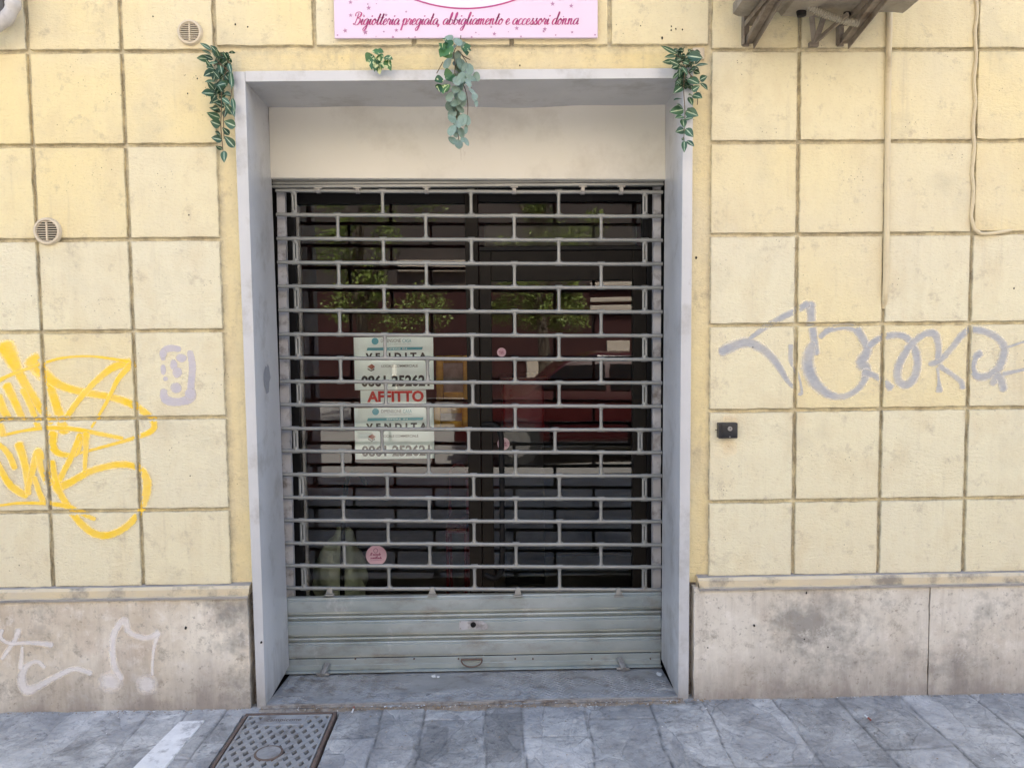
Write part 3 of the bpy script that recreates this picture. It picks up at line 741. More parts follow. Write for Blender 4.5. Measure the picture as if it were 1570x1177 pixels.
g.stroke(W5([(110, 375), (90, 440), (50, 500), (10, 560)]), [9, 7, 6, 5]); g.stroke(W5([(20, 380), (5, 430), (60, 465), (180, 462), (310, 475)]), [6, 6, 6, 6, 9])
g.stroke(W5([(260, 610), (220, 570), (160, 590), (125, 660), (150, 730), (220, 710), (330, 650), (430, 610), (530, 640)]), [6, 6, 7, 12, 14, 10, 8, 7, 8])
g.stroke(W5([(130, 480), (120, 620)]), [4, 8])
g.done(MAT['white_spray'], 'faint white sprayed note and scribble on the left plinth slab')
g = Paint(None)
def R5(l): return [(x/2.355, 400+y/2.355) for x, y in l]
g.stroke(R5([(590, 360), (592, 325), (620, 315), (655, 320)]), [5, 7, 8, 6]); g.stroke(R5([(685, 322), (695, 380), (690, 450), (690, 490), (650, 508), (600, 500), (590, 460)]), [7, 8, 8, 11, 9, 10, 7])
for x_, y_, a_, b_ in ((590, 392, 4.5, 9), (655, 350, 9, 7), (628, 375, 6, 9), (641, 403, 8, 9), (636, 458, 9, 9), (599, 425, 4, 4), (590, 335, 6, 8), (688, 480, 9, 10)): g.dab(x_/2.355, 400+y_/2.355, a_, b_)
g.done(MAT['roller'], 'blotchy lilac grey outline of an oval on a cream block')

# ================================================================= ROUND VENTS
def vent(px, py, r, label):
    c = P(px, py, 0); t = empty('wall_vent', label, 'vent', (c.x, 0, c.z), group='round wall vents')
    R_ = r
    bm = B(); lathe_y(bm, (c.x, 0, c.z), [(R_*.74, .004), (R_*.74, -.012), (R_*.80, -.017), (R_*.92, -.016), (R_, -.006), (R_, .004)])
    mk('rim', bm, MAT['vent'], t, smooth=True)
    bm = B(); disc(bm, (c.x, 0, c.z), R_*.745, -.0035, .002)
    mk('dark_backing', bm, MAT['hole'], t)
    bm = B()
    for k in range(-4, 5):
        z = k*R_*.165; hw = math.sqrt(max(0, (R_*.75)**2-z*z))
        bar_between(bm, (c.x-hw, -.010, c.z+z), (c.x+hw, -.010, c.z+z), .010, R_*.05)
    box(bm, c.x-R_*.05, c.x+R_*.05, -.014, -.006, c.z-R_*.7, c.z+R_*.7)
    mk('louvre', bm, MAT['vent'], t)
vent(292, 51, .051, 'round ivory vent near the top, just above the hanging plant left of the door')
vent(74, 355, .057, 'round ivory vent low on the far left, above the yellow graffiti')

# ================================================================= CONDUIT, CABLE
bm = B()
pts = [(1365, -260), (1364, 0), (1362, 120), (1360, 300), (1358, 430), (1357, 452)]
q = [P(x, y, -.008) for x, y in pts]; q += [P(1356, 462, .004), P(1354, 472, .016)]
tube(bm, crom(q, .03), .0120, 14)
mk('conduit_pipe', bm, MAT['conduit'], smooth=True, label='thick painted cream conduit running down the blocks right of the door', cat='pipe')
bm = B()
q = [P(x+1.5*math.sin(y*.09), y, -.004) for x, y in [(1498, -260)]+[(1497-(y/350)*7, y) for y in range(-20, 335, 22)]]+[P(1491, 342, -.006), P(1494, 352, -.006), P(1503, 358, -.006), P(1520, 358, -.006), P(1540, 355, -.002), P(1553, 352, .010)]
c = crom(q, .02); tube(bm, c, [.0072+.0014*fbm((0, 0, p.z*22), 3) for p in c], 10)
mk('cable', bm, MAT['conduit'], smooth=True, label='thin lumpy painted cable down the far right that bends sideways at its end', cat='cable')

# ================================================================= AIR CONDITIONER (top right) on its brackets
ac = empty('air_conditioner', 'weathered outdoor air conditioner on wall brackets at the top right', 'air conditioner', P(1265, 10, -.25))
ZB = P(1200, 14, -.10).z
xa, xb = P(1131, 5, -.10).x, P(1384, 5, -.10).x
bm = B(); box(bm, xa, xb, -.46, -.09, ZB+.012, ZB+.62, .015, 3)
mk('casing', bm, MAT['acmetal'], ac, smooth=True)
bm = B(); N = 60; rows = []
for i in range(N+1):
    u = i/N; x = xa-.012+(xb-xa+.024)*u
    dp = .004+.020*max(0, fbm((u*5, 0, 0), 3)+.25)
    if .28 < u < .78: dp += .016
    rows.append([bm.verts.new((x, -.075, ZB+.03)), bm.verts.new((x, -.078, ZB-dp)), bm.verts.new((x, -.11, ZB-dp*1.1)), bm.verts.new((x, -.26, ZB-dp*.5+.004*fbm((u*9, 2, 0)))), bm.verts.new((x, -.475, ZB-.006)), bm.verts.new((x, -.478, ZB+.035))])
for a, b_ in zip(rows, rows[1:]):
    for k in range(5): bm.faces.new((a[k], b_[k], b_[k+1], a[k+1]))
bm.faces.new(rows[0]); bm.faces.new(rows[-1][::-1])
bmesh.ops.recalc_face_normals(bm, faces=bm.faces[:])
mk('drip_tray', bm, MAT['acmetal'], ac, smooth=True)
for (px, py, rr) in ((1228, 4, .022), (1298, 14, .017)):
    p = P(px, py, -.13); bm = B(); tube(bm, [(p.x, p.y, ZB+.0), (p.x+.004, p.y, ZB-.040)], [rr, rr*.8], 18)
    mk('dark_hole_stub', bm, MAT['hole'], ac, smooth=True)  # added black stubs stand in for the dark of two round holes
bm = B(); a = P(1238, 10, -.16); b_ = P(1316, 36, -.16)
L = (b_-a).length; n = 92; pts = []; 
rr = [.0150 if (i // 2) % 2 else .0100 for i in range(n)]
for i in range(n): u = i/(n-1); pts.append(a.lerp(b_, u)+Vector((0, 0, -.010*math.sin(u*math.pi))))
tube(bm, pts, rr, 14); mk('ribbed_hose', bm, MAT['hose'], ac)
def wall_bracket(px, top, label=None):
    bot = P(px, 68, -.01); x = bot.x
    bm = B()
    # wall leg: angle section
    box(bm, x-.022, x+.004, -.012, -.002, bot.z-.008, ZB+.03, .001, 1); box(bm, x-.026, x-.022, -.035, -.002, bot.z-.004, ZB+.03)
    mk('wall_leg', bm, MAT['bracket'], ac)
    bm = B(); bar_between(bm, (x+.004, -.010, bot.z+.004), (x+.004, -.43, ZB-.02), .030, .005); bar_between(bm, (x+.022, -.012, bot.z-.006), (x+.022, -.43, ZB-.032), .004, .030)
    bar_between(bm, (x-.012, -.012, bot.z+.008), (x-.012, -.43, ZB-.012), .004, .024)
    mk('diagonal_strut', bm, MAT['bracket'], ac)
    bm = B(); box(bm, x-.02, x+.018, -.47, -.004, ZB-.030, ZB-.024, .001, 1); box(bm, x-.024, x-.02, -.47, -.004, ZB-.045, ZB-.024)
    mk('support_arm', bm, MAT['bracket'], ac)
wall_bracket(1147, 0); wall_bracket(1292, 0)
bm = B(); q0 = P(1248, 66, -.02)
bar_between(bm, q0, P(1244, 18, -.10), .020, .006); bar_between(bm, q0+Vector((.004, -.004, 0)), P(1268, 12, -.14), .022, .005); bar_between(bm, q0+Vector((.006, -.008, .004)), P(1300, 22, -.20), .010, .016)
box(bm, q0.x-.018, q0.x+.022, -.02, .0, q0.z-.014, q0.z+.006, .003)
mk('hanging_stay', bm, MAT['bracket'], ac)

# top left: wrapped pipe and dark casing
bm = B(); q = [P(x, y, -.075) for x, y in ((21, -230), (21, -60), (22, -10), (18, 14), (6, 32), (-14, 42), (-45, 45), (-120, 46))]
c = crom(q, .008); ln = 0; rr = []
for i, p in enumerate(c): rr.append(.0265+.0022*math.sin(i*.9)+.002*fbm((i*.3, 0, 0), 2))
tube(bm, c, rr, 18); mk('wrapped_pipe', bm, MAT['wrap'], smooth=True, label='thick pipe wrapped in grey white tape bending out of the top left corner', cat='pipe')
bm = B(); p = P(9, 32, -.04); box(bm, p.x-.6, p.x, -.05, -.003, p.z, p.z+.7, .008)
mk('service_box', bm, MAT['darkbox'], smooth=True, label='dark grey casing behind the wrapped pipe in the top left corner', cat='casing')

# ================================================================= KEY SWITCH
ks0 = P(1102, 672, -.03); ks1 = P(1131, 648, -.03)
ks = empty('key_switch', 'small black key switch box with round lock on a cream block', 'key switch', ((ks0.x+ks1.x)/2, 0, ks0.z))
bm = B(); box(bm, ks0.x, ks1.x, -.034, .001, ks0.z, ks1.z, .004, 3); box(bm, ks0.x+.012, ks1.x-.004, -.037, -.033, ks0.z+.006, ks1.z-.006, .003, 2)
mk('housing', bm, MAT['blackbox'], ks, smooth=True)
c = P(1119, 657, -.037); bm = B(); disc(bm, c, .0095, -.042, -.036, 24); o = mk('lock_cylinder', bm, MAT['chrome'], ks)
bm = B(); box(bm, c.x-.0012, c.x+.0012, -.0428, -.0418, c.z-.002, c.z+.006); mk('keyhole', bm, MAT['hole'], o)
c = P(1119, 669.5, -.037); bm = B(); disc(bm, c, .003, -.039, -.036, 12); mk('screw', bm, MAT['chrome'], ks)
bm = B(); c = P(1099, 659, -.01); tube(bm, [(c.x-.006, -.006, c.z), (c.x+.012, -.010, c.z)], .002, 8); mk('pin', bm, MAT['rust'], ks)
# rust halo under it (a stain on the wall itself)
g = Paint(None); g.stroke([(1102, 680), (1116, 684), (1132, 679)], [26, 30, 24]); g.stroke([(1106, 644), (1120, 642), (1134, 646)], [12, 14, 10])
rm = spray('rust brown soot stain', (.34, .22, .12), .34, .9, (.38, .27, .16)); g.done(rm, 'rusty soot stain around the key switch').name = 'stain'

# ================================================================= DOOR SURROUND
YF = -.028; YS = .385
sur = empty('door_surround', 'deep silver grey metal surround lining the shop doorway', 'door surround', (P(718, 1060, YF).x, YF, 0))
LFo = [P(357, 110, YF), P(393.5, 1074, YF)]; LFi = [P(376, 125, YF), P(407, 1070, YF)]; LB = [P(411.5, 165, YS), P(442.5, 1018, YS)]
RFo = [P(1063, 103, YF), P(1055.7, 1063, YF)]; RFi = [P(1047.5, 120, YF), P(1039.8, 1063, YF)]; RBk = [P(1020.6, 160, YS), P(1014.5, 1012, YS)]
def at_z(l, z, Y):
    a, b_ = l; t = (z-a.z)/(b_.z-a.z); p = a.lerp(b_, t); return Vector((p.x, Y, z))
ZF = -.004
HT0, HT1 = P(360, 110, YF).z, P(1060, 103.5, YF).z
def side_panel(o_, i_, b_, ztop, sgn):
    """front face, reveal and outer return of one jamb, as a solid of sheet metal"""
    bm = B(); n = 26
    th = .020*sgn
    def row(z):
        fo = at_z(o_, z, YF); fi = at_z(i_, z, YF); bk = at_z(b_, z, YS+.01)
        wv = .0018*fbm((z*1.6, sgn, 0), 2)
        return [Vector((fo.x, YB+.004, z)), fo+Vector((0, wv, 0)), fi+Vector((0, wv, 0)), bk.lerp(fi, .5)+Vector((wv*1.2, 0, 0)), bk, bk-Vector((th, 0, 0)), Vector((fi.x-th*.7, YB+.004, z))]
    rows = [[bm.verts.new(p) for p in row(ZF+(ztop-ZF)*k/n)] for k in range(n+1)]
    for a, b2 in zip(rows, rows[1:]):
        for k in range(7): bm.faces.new((a[k], a[(k+1) % 7], b2[(k+1) % 7], b2[k]))
    bm.faces.new(rows[0]); bm.faces.new(rows[-1][::-1]); bmesh.ops.recalc_face_normals(bm, faces=bm.faces[:])
    es = [e for e in bm.edges if all(abs(v.co.y-YF) < .004 for v in e.verts) and abs(e.verts[0].co.z-e.verts[1].co.z) > .01]
    bmesh.ops.bevel(bm, geom=es, offset=.0016, segments=2, affect='EDGES', profile=.5)
    return mk('jamb_panel', bm, MAT['alu'], sur, smooth=True)
jl = side_panel(LFo, LFi, LB, HT0, 1); side_panel(RFo, RFi, RBk, HT1, -1)
# header: front face + soffit (slightly sagging at its back edge)
bm = B(); n = 40
xh0, xh1 = P(376, 118, YF).x+.001, P(1047.5, 112, YF).x-.001
rows = []
for k in range(n+1):
    u = k/n; x = xh0+(xh1-xh0)*u
    px = 376+(1047.5-376)*u
    zt = P(px, 109.5-4.5*u, YF).z; zb = P(px, 125.5-5.5*u, YF).z
    xb_ = LB[0].x+(RBk[0].x-LB[0].x)*u
    sag = math.exp(-((u-.60)/.16)**2)
    zk = P(411.5+(1020.6-411.5)*u, 165-4*u, YS).z - .010*sag - .002*math.sin(u*22)
    xm = lambda t: x+(xb_-x)*t
    rows.append([bm.verts.new(p) for p in ((x, YB+.004, zt), (x, YF-.002, zt), (x, YF-.002, zb), (xm(.5), (YF+YS)/2, (zb+zk)/2-.003*sag), (xb_, YS, zk), (xb_, YS, zk+.02), (x, YB+.004, zb+.018))])
for a, b2 in zip(rows, rows[1:]):
    for k in range(7): bm.faces.new((a[k], b2[k], b2[(k+1) % 7], a[(k+1) % 7]))
bm.faces.new(rows[0]); bm.faces.new(rows[-1][::-1]); bmesh.ops.recalc_face_normals(bm, faces=bm.faces[:])
mk('header_panel', bm, MAT['alu'], sur, smooth=True)
# fascia above the shutter
bm = B(); fy = YS-.006
zb0 = P(415, 273.5, fy).z; zb1 = P(1018, 275.5, fy).z; zt = P(700, 150, fy).z
n = 30; rows = []
for k in range(n+1):
    u = k/n; xx = at_z(LB, 2.2, fy).x*(1-u)+at_z(RBk, 2.2, fy).x*u
    wv = .004*math.sin(u*9)+.002*fbm((u*4, 0, 0), 2); zb = zb0+(zb1-zb0)*u
    rows.append([bm.verts.new(p) for p in ((xx, fy+.03, zt), (xx, fy+wv*.6, zt), (xx, fy+wv, (zt+zb)/2), (xx, fy, zb+.012), (xx, fy+.003, zb+.003), (xx, fy+.010, zb), (xx, fy+.03, zb))])
for a, b2 in zip(rows, rows[1:]):
    for k in range(6): bm.faces.new((a[k], b2[k], b2[k+1], a[k+1]))
bmesh.ops.recalc_face_normals(bm, faces=bm.faces[:])
mk('fascia_panel', bm, MAT['fascia'], sur, smooth=True)
bm = B(); nn = 16
c = P(409, 580, .17)   # paint blister on the left reveal
def jamb_x(y, z): a = at_z(LFi, z, YF); b_ = at_z(LB, z, YS+.01); return a.x+(b_.x-a.x)*(y-YF)/(YS+.01-YF)
c0y, c0z = .165, P(409, 580, .17).z
ring = []
for k in range(nn):
    a = 2*math.pi*k/nn; rr_ = random.uniform(.75, 1.2); y = c0y+.055*rr_*math.cos(a); z = c0z+.062*rr_*math.sin(a)
    ring.append(bm.verts.new((jamb_x(y, z)+.0022, y, z)))
bm.faces.new(ring); bmesh.ops.recalc_face_normals(bm, faces=bm.faces[:])
mk('paint_scar', bm, MAT['touch'], jl)
bm = B(); q = P(400.8, 984, YF); tube(bm, [(q.x, YF-.004, q.z), (q.x, YF+.004, q.z)], .0045, 14); mk('screw', bm, MAT['hole'], jl)

# ================================================================= THRESHOLD
ZT0 = P(720, 1069, YF+.03).z; ZT1 = P(727, 1023, YS+.035).z-.006; print('ZT', ZT0, ZT1, ox0, P(376, 125, YF).x, P(407, 1070, YF).x, ox1, RFi[0].x, RFi[1].x)
th = empty('threshold', 'worn grey tread plate threshold at the foot of the shutter', 'threshold', (P(718, 1060, YF).x, 0, 0))
xa, xb = LFi[1].x-.0, RFi[1].x+.0
bx0, bx1 = LB[1].x, RBk[1].x
bm = B(); y0 = YF+.004; y1 = YS+.30
def zth(y): return ZT0+(ZT1-ZT0)*(y-y0)/(YS-y0)
def xl(y): return xa+(bx0-xa)*min(1, (y-y0)/(YS-y0))+.001
def xr(y): return xb+(bx1-xb)*min(1, (y-y0)/(YS-y0))-.001
top = [(xl(y0), y0, ZT0), (xr(y0), y0, ZT0), (xr(YS), YS, ZT1), (xr(y1), y1, zth(y1)), (xl(y1), y1, zth(y1)), (xl(YS), YS, ZT1)]
tv = [bm.verts.new(p) for p in top]; bv = [bm.verts.new((p[0], p[1], p[2]-.005)) for p in top]
bm.faces.new(tv); bm.faces.new(bv[::-1])
for k in range(6): bm.faces.new((tv[k], bv[k], bv[(k+1) % 6], tv[(k+1) % 6]))
bmesh.ops.recalc_face_normals(bm, faces=bm.faces[:])
# raised lozenges, worn away in places
pt = .030; j = 0; y = y0+.02
while y < YS-.01:
    x = xl(y)+.02+(j % 2)*pt/2; i = 0
    while x < xr(y)-.02:
        wr = fbm((x*2.2, y*5, 3), 3)
        if wr > -.32:
            a = rad(40 if (i+j) % 2 else -40); l_ = .0125; w_ = .0028; h_ = .0026*min(1, (wr+.32)*4); ca, sa = math.cos(a), math.sin(a); z = zth(y)
            b4 = [bm.verts.new((x+ca*u-sa*v, y+sa*u+ca*v, z+.0001)) for u, v in ((-l_, 0), (0, -w_), (l_, 0), (0, w_))]
            t2 = [bm.verts.new((x+ca*u*.6, y+sa*u*.6, z+h_)) for u in (-l_, l_)]
            bm.faces.new((b4[0], b4[1], t2[1], t2[0])); bm.faces.new((b4[1], b4[2], t2[1])); bm.faces.new((b4[2], b4[3], t2[0], t2[1])); bm.faces.new((b4[3], b4[0], t2[0]))
        x += pt; i += 1
    y += pt*.62; j += 1
mk('tread_plate', bm, MAT['tread'], th)
bm = B(); N = 90; g = []
for i in range(N+1):
    u = i/N; x = xa-.02+(xb-xa+.04)*u
    nz_ = fbm((x*7, 0, 0), 4)
    g.append([bm.verts.new(p) for p in ((x, y0+.01, ZT0-.004), (x, y0-.002, ZT0-.005), (x, y0-.012-.008*nz_, ZT0-.012), (x, y0-.035-.012*nz_, .003+.003*nz_), (x, y0-.055-.02*fbm((x*4, 3, 0), 3), -.012))])
for a, b2 in zip(g, g[1:]):
    for k in range(4): bm.faces.new((a[k], b2[k], b2[k+1], a[k+1]))
bmesh.ops.recalc_face_normals(bm, faces=bm.faces[:])
mk('mortar_bed', bm, MAT['mortar'], th, smooth=True)
# crumbs of dry leaves and grit along the step
bm = B(); rl = random.Random(5)
for k in range(900):
    x = rl.uniform(xa+.12, xb+.1) if k % 5 else rl.uniform(-2.2, 2.4)
    y = y0-.045+rl.gauss(0, .012); 
    if x < xa or x > xb: y = -.045+rl.uniform(-.02, 0)
    z = .004+rl.uniform(0, .004); s_ = rl.uniform(.0015, .0055); a = rl.uniform(0, 6.28)
    p = Vector((x, y, z))
    vs = [bm.verts.new(p+Vector((s_*math.cos(a+q)*rl.uniform(.6, 1.4), s_*math.sin(a+q)*rl.uniform(.5, 1), s_*rl.uniform(-.3, .6)))) for q in (0, 1.6, 3.1, 4.7)]
    f = bm.faces.new(vs); f.material_index = 1 if rl.random() < .12 else 0
mk('dry_litter', bm, [MAT['litter'], MAT['gum']], kind='stuff', label='dry leaf crumbs and grit along the doorstep')
def blotch(px, py, z, r, name='dried_splash', label='', cat='splash', mat='gum'):
    c = G(px, py, z); bm = B(); n = 12
    vs = [bm.verts.new((c.x+r*random.uniform(.6, 1.2)*math.cos(k*6.283/n), c.y+r*1.6*random.uniform(.6, 1.2)*math.sin(k*6.283/n), z+.0004)) for k in range(n)]
    t = bm.verts.new((c.x, c.y, z+.004))
    for k in range(n): bm.faces.new((vs[k], vs[(k+1) % n], t))
    bmesh.ops.recalc_face_normals(bm, faces=bm.faces[:])
    mk(name, bm, MAT[mat], smooth=True, label=label, cat=cat)
blotch(665, 1036, zth(.18)+.001, .012, label='larger white splash on the tread plate left of the ring handle')
blotch(672, 1037, zth(.18)+.001, .008, label='smaller white dot touching the white splash on the tread plate')
blotch(1010, 1033, zth(.20)+.001, .015, name='crumpled_paper', label='white crumpled scrap at the right end of the tread plate', cat='litter')
blotch(993, 1030, zth(.20)+.001, .009, name='bottle_cap', label='small dull disc beside the white scrap on the tread plate', cat='litter', mat='chrome')
def butt(a, b_, label):
    p, q = G(*a, .007), G(*b_, .007); o = empty('cigarette_butt', label, 'cigarette butt', (p.x, p.y, 0), group='cigarette butts on the pavement')
    m_ = p.lerp(q, .45); bm = B(); tube(bm, [p, m_], .0038, 10); mk('filter', bm, MAT['roof_ink'], o, smooth=True)
    bm = B(); tube(bm, [m_, q], .0036, 10); mk('paper_end', bm, MAT['gum'], o, smooth=True)
butt((543, 1083), (540, 1091), 'cigarette butt just below the left part of the doorstep')
butt((1335, 1103), (1326, 1096), 'cigarette butt on the pavement under the right plinth')

# ================================================================= ROLLER SHUTTER
sh = empty('roller_shutter', 'closed grey roller shutter with brick pattern tube grille and solid bottom slats', 'roller shutter', (P(718, 1020, YS).x, YS, ZT1), group=None)
Y0 = YS+.035          # axis of the tubes
bars = [293.2, 330.2, 366.9, 403.3, 439.7, 476.7, 513.3, 549.4, 585.5, 621.3, 657.4, 692.1, 727.9, 763.4, 798.1, 833.3, 867.4, 902.1]
def barline(i): y = bars[i]; t = (y-293)/609.; return P(421+15*t+2, y-1, Y0), P(1016-2*t, y+1.5, Y0)
for i in range(18):
    a, b_ = barline(i); bm = B()
    pts = [a.lerp(b_, k/8)+Vector((0, 0, -.0012*math.sin(k/8*math.pi)+.0008*math.sin(i*3+k*2.1))) for k in range(9)]
    tube(bm, pts, .0091, 14); mk('grille_bar', bm, MAT['bar'], sh, smooth=True)
def barz(i, x): a, b_ = barline(i); t = (x-a.x)/(b_.x-a.x); return a.z+(b_.z-a.z)*t
ev0, ev1 = [451, 586.6, 722.2, 856.6, 989], [465.9, 596.4, 727.6, 858, 988]
od0, od1 = [517.9, 652.8, 788.4, 921.8], [528, 659, 791.3, 921.3]
for r in range(17):
    ym = (bars[r]+bars[r+1])/2
    if r % 2 == 0: xs = [a+(b_-a)*r/16 for a, b_ in zip(ev0, ev1)]
    else: xs = [a+(b_-a)*(r-1)/14 for a, b_ in zip(od0, od1)]
    if r == 10: xs = [453.4, 585.7, 718.6, 851, 981.5]
    for k, px in enumerate(xs):
        x = P(px, ym, Y0).x; z1 = barz(r, x); z0 = barz(r+1, x); bm = B()
        edge = r % 2 == 0 and k in (0, 4)
        if edge:
            for dx in (-.0068, .0068): tube(bm, [(x+dx, Y0, z0), (x+dx, Y0, z1)], .0060, 10)
        else: tube(bm, [(x, Y0, z0), (x, Y0, z1)], .0080, 14)
        for z, cs in ((z0, 1), (z1, -1)):
            tube(bm, [(x-.0165, Y0, z), (x+.0165, Y0, z)], .0112, 14)
            tube(bm, [(x, Y0, z+cs*.006), (x, Y0, z+cs*.020)], [.0115, .0088], 14)
        mk('grille_link', bm, MAT['bar'], sh, smooth=True)
# top box, hooks
bm = B(); a, b_ = P(418, 283, Y0), P(1017, 285, Y0)
zc = (a.z+b_.z)/2
box(bm, a.x, b_.x, Y0-.018, Y0+.02, zc-.010, zc+.004, .004); box(bm, a.x, b_.x, Y0-.010, Y0+.02, zc+.007, zc+.02, .004); box(bm, a.x, b_.x, Y0-.004, Y0+.02, zc+.022, zc+.05)
mk('head_rail', bm, MAT['bar'], sh, smooth=True)
for px in (488, 548, 654, 788.4, 893.5, 952.7):
    p = P(px, 290, Y0-.012); bm = B()
    box(bm, p.x-.018, p.x+.018, Y0-.022, Y0-.004, zc-.016, zc-.010, .001, 1); box(bm, p.x-.009, p.x+.009, Y0-.020, Y0-.008, barz(0, p.x)-.002, zc-.015, .002, 1)
    tube(bm, [(p.x-.010, Y0, barz(0, p.x)), (p.x+.010, Y0, barz(0, p.x))], .0135, 14)
    mk('hanging_clip', bm, MAT['chrome'], sh, smooth=True)
for px in (506, 663, 794, 948):
    p = P(px, 905, Y0); zb_ = barz(17, p.x); bm = B()
    hexa(bm, [(p.x-.008, Y0-.014, zb_+.010), (p.x+.008, Y0-.014, zb_+.010), (p.x+.018, Y0-.018, zb_-.022), (p.x-.018, Y0-.018, zb_-.022), (p.x-.008, Y0+.0, zb_+.012), (p.x+.008, Y0+.0, zb_+.012), (p.x+.018, Y0, zb_-.026), (p.x-.018, Y0, zb_-.026)], .002)
    box(bm, p.x-.023, p.x+.023, Y0-.022, Y0-.002, zb_-.032, zb_-.024, .002)
    mk('bottom_clip', bm, MAT['bar'], sh, smooth=True)
# slats: one profile per slat
def slat(ya, yb, bulge=True, flat=False):
    xa_, xb_ = P(440, (ya+yb)/2, Y0).x, P(1013, (ya+yb)/2, Y0).x
    za = P(727, yb, Y0).z; zb_ = P(727, ya, Y0).z; h = zb_-za; bm = B(); n = 24
    if flat: prof = [(0, .002), (.10, .0), (.50, .0), (.55, -.006), (.9, -.008), (1, -.008)]
    else: prof = [(0, .012), (.03, .002), (.07, 0), (.16, .0015), (.20, -.006), (.50, -.008), (.80, -.006), (.84, .0015), (.93, 0), (.97, .002), (1, .012)]
    rows = []
    for i in range(n+1):
        x = xa_+(xb_-xa_)*i/n
        rows.append([bm.verts.new((x, Y0-.008+d+(.0010*fbm((x*3, f*3, ya), 3)), zb_-h*f)) for f, d in prof])
    for a, b_ in zip(rows, rows[1:]):
        for k in range(len(prof)-1): bm.faces.new((a[k], b_[k], b_[k+1], a[k+1]))
    bk0 = [bm.verts.new((v.co.x, Y0+.02, v.co.z)) for v in (rows[0][0], rows[0][-1], rows[-1][0], rows[-1][-1])]
    bm.faces.new((bk0[0], bk0[1], bk0[3], bk0[2])); bm.faces.new([r_[0] for r_ in rows]+[bk0[2], bk0[0]]); bm.faces.new([r_[-1] for r_ in rows]+[bk0[3], bk0[1]])
    bmesh.ops.recalc_face_normals(bm, faces=bm.faces[:])
    return mk('slat', bm, MAT['slat'], sh, smooth=True)
def groove(ya, yb):
    xa_, xb_ = P(440, ya, Y0).x, P(1013, ya, Y0).x; z1 = P(727, ya, Y0).z; z0 = P(727, yb, Y0).z; bm = B(); h = z1-z0
    box(bm, xa_, xb_, Y0+.010, Y0+.018, z0, z1)
    tube(bm, [(xa_, Y0+.004, z0+h*.48), (xb_, Y0+.004, z0+h*.48)], h*.27, 12)
    mk('slat_hinge', bm, MAT['slat'], sh, smooth=True)
slat(911, 937.5); groove(937.5, 947); slat(947, 970.5); groove(970.5, 979.5); slat(979.5, 1004)
bm = B(); za = P(727, 1004, Y0).z; zb_ = P(727, 1022.5, Y0).z
x0, x1 = P(440, 1015, Y0).x, P(1012, 1015, Y0).x
box(bm, x0, x1, Y0-.010, Y0-.004, zb_, za-.001, .001, 1); box(bm, x0, x1, Y0-.040, Y0-.010, zb_, zb_+.005, .001, 1); box(bm, x0, x1, Y0-.014, Y0-.0095, zb_+.006, zb_+.030, .001, 1)
br_ = mk('bottom_rail', bm, MAT['slat'], sh)
bm = B()
for px in (545, 635, 703, 790, 817, 907, 997):
    p = P(px, 1009, Y0-.012); disc(bm, p, .004, Y0-.0175, Y0-.012, 12); mk('rivet', bm, MAT['rust'], br_); bm = B()
bm = B(); a = P(704, 966, Y0-.02); b_ = P(749, 950, Y0-.02)
m1 = (a.z+b_.z)/2
vs = [(a.x, m1-.020), (a.x+.012, m1-.024), (a.x+.05, m1-.018), (b_.x-.012, m1-.024), (b_.x, m1-.018), (b_.x-.006, m1+.004), (b_.x-.03, m1+.020), (a.x+.03, m1+.020), (a.x+.004, m1+.022), (a.x, m1+.012)]
f = [bm.verts.new((x, Y0-.0185, z)) for x, z in vs]; k_ = [bm.verts.new((x, Y0-.013, z)) for x, z in vs]
bm.faces.new(f); bm.faces.new(k_[::-1]); n = len(vs)
for i in range(n): bm.faces.new((f[i], k_[i], k_[(i+1) % n], f[(i+1) % n]))
bmesh.ops.recalc_face_normals(bm, faces=bm.faces[:])
lp = mk('lock_plate', bm, MAT['rail'], sh)
c = P(725.5, 958.5, Y0-.03); bm = B(); lathe_y(bm, (c.x, Y0, c.z), [(.0, -.030), (.007, -.030), (.0075, -.026), (.012, -.024), (.0135, -.018)], 28); mk('lock_cylinder', bm, MAT['black'], lp, smooth=True)
bm = B()
for (x, y) in ((706, 952.5), (706, 963), (746, 963)): p = P(x, y, Y0-.02); disc(bm, p, .003, Y0-.021, Y0-.018, 10); mk('screw', bm, MAT['chrome'], lp); bm = B()
# ring handle and two feet
rh = empty; bm = B(); c = P(723, 1014, Y0-.05)
pts = [(c.x+.050*math.cos(a), Y0-.030-.010*math.sin(-a), c.z+.030*math.sin(a)) for a in [math.pi+math.pi*k/18 for k in range(19)]]
tube(bm, pts, .0036, 10); tube(bm, [(c.x-.052, Y0-.024, c.z+.001), (c.x+.052, Y0-.024, c.z+.001)], .0050, 10)
mk('pull_ring', bm, MAT['rust'], sh, smooth=True)
for px, sg in ((496, 1), (955, -1)):
    p = P(px, 1016, Y0-.04); bm = B(); s2 = sg
    bar_between(bm, (p.x+.016*s2, Y0-.016, zb_+.042), (p.x, Y0-.066, zb_+.010), .026, .016, bev=.003)
    box(bm, p.x-.034, p.x+.030, Y0-.066, Y0-.045, zb_-.002, zb_+.012, .005); tube(bm, [(p.x-.002*s2, Y0-.074, zb_+.006), (p.x, Y0-.050, zb_+.016)], .014, 14)
    mk('locking_foot', bm, MAT['chrome'], sh, smooth=True)
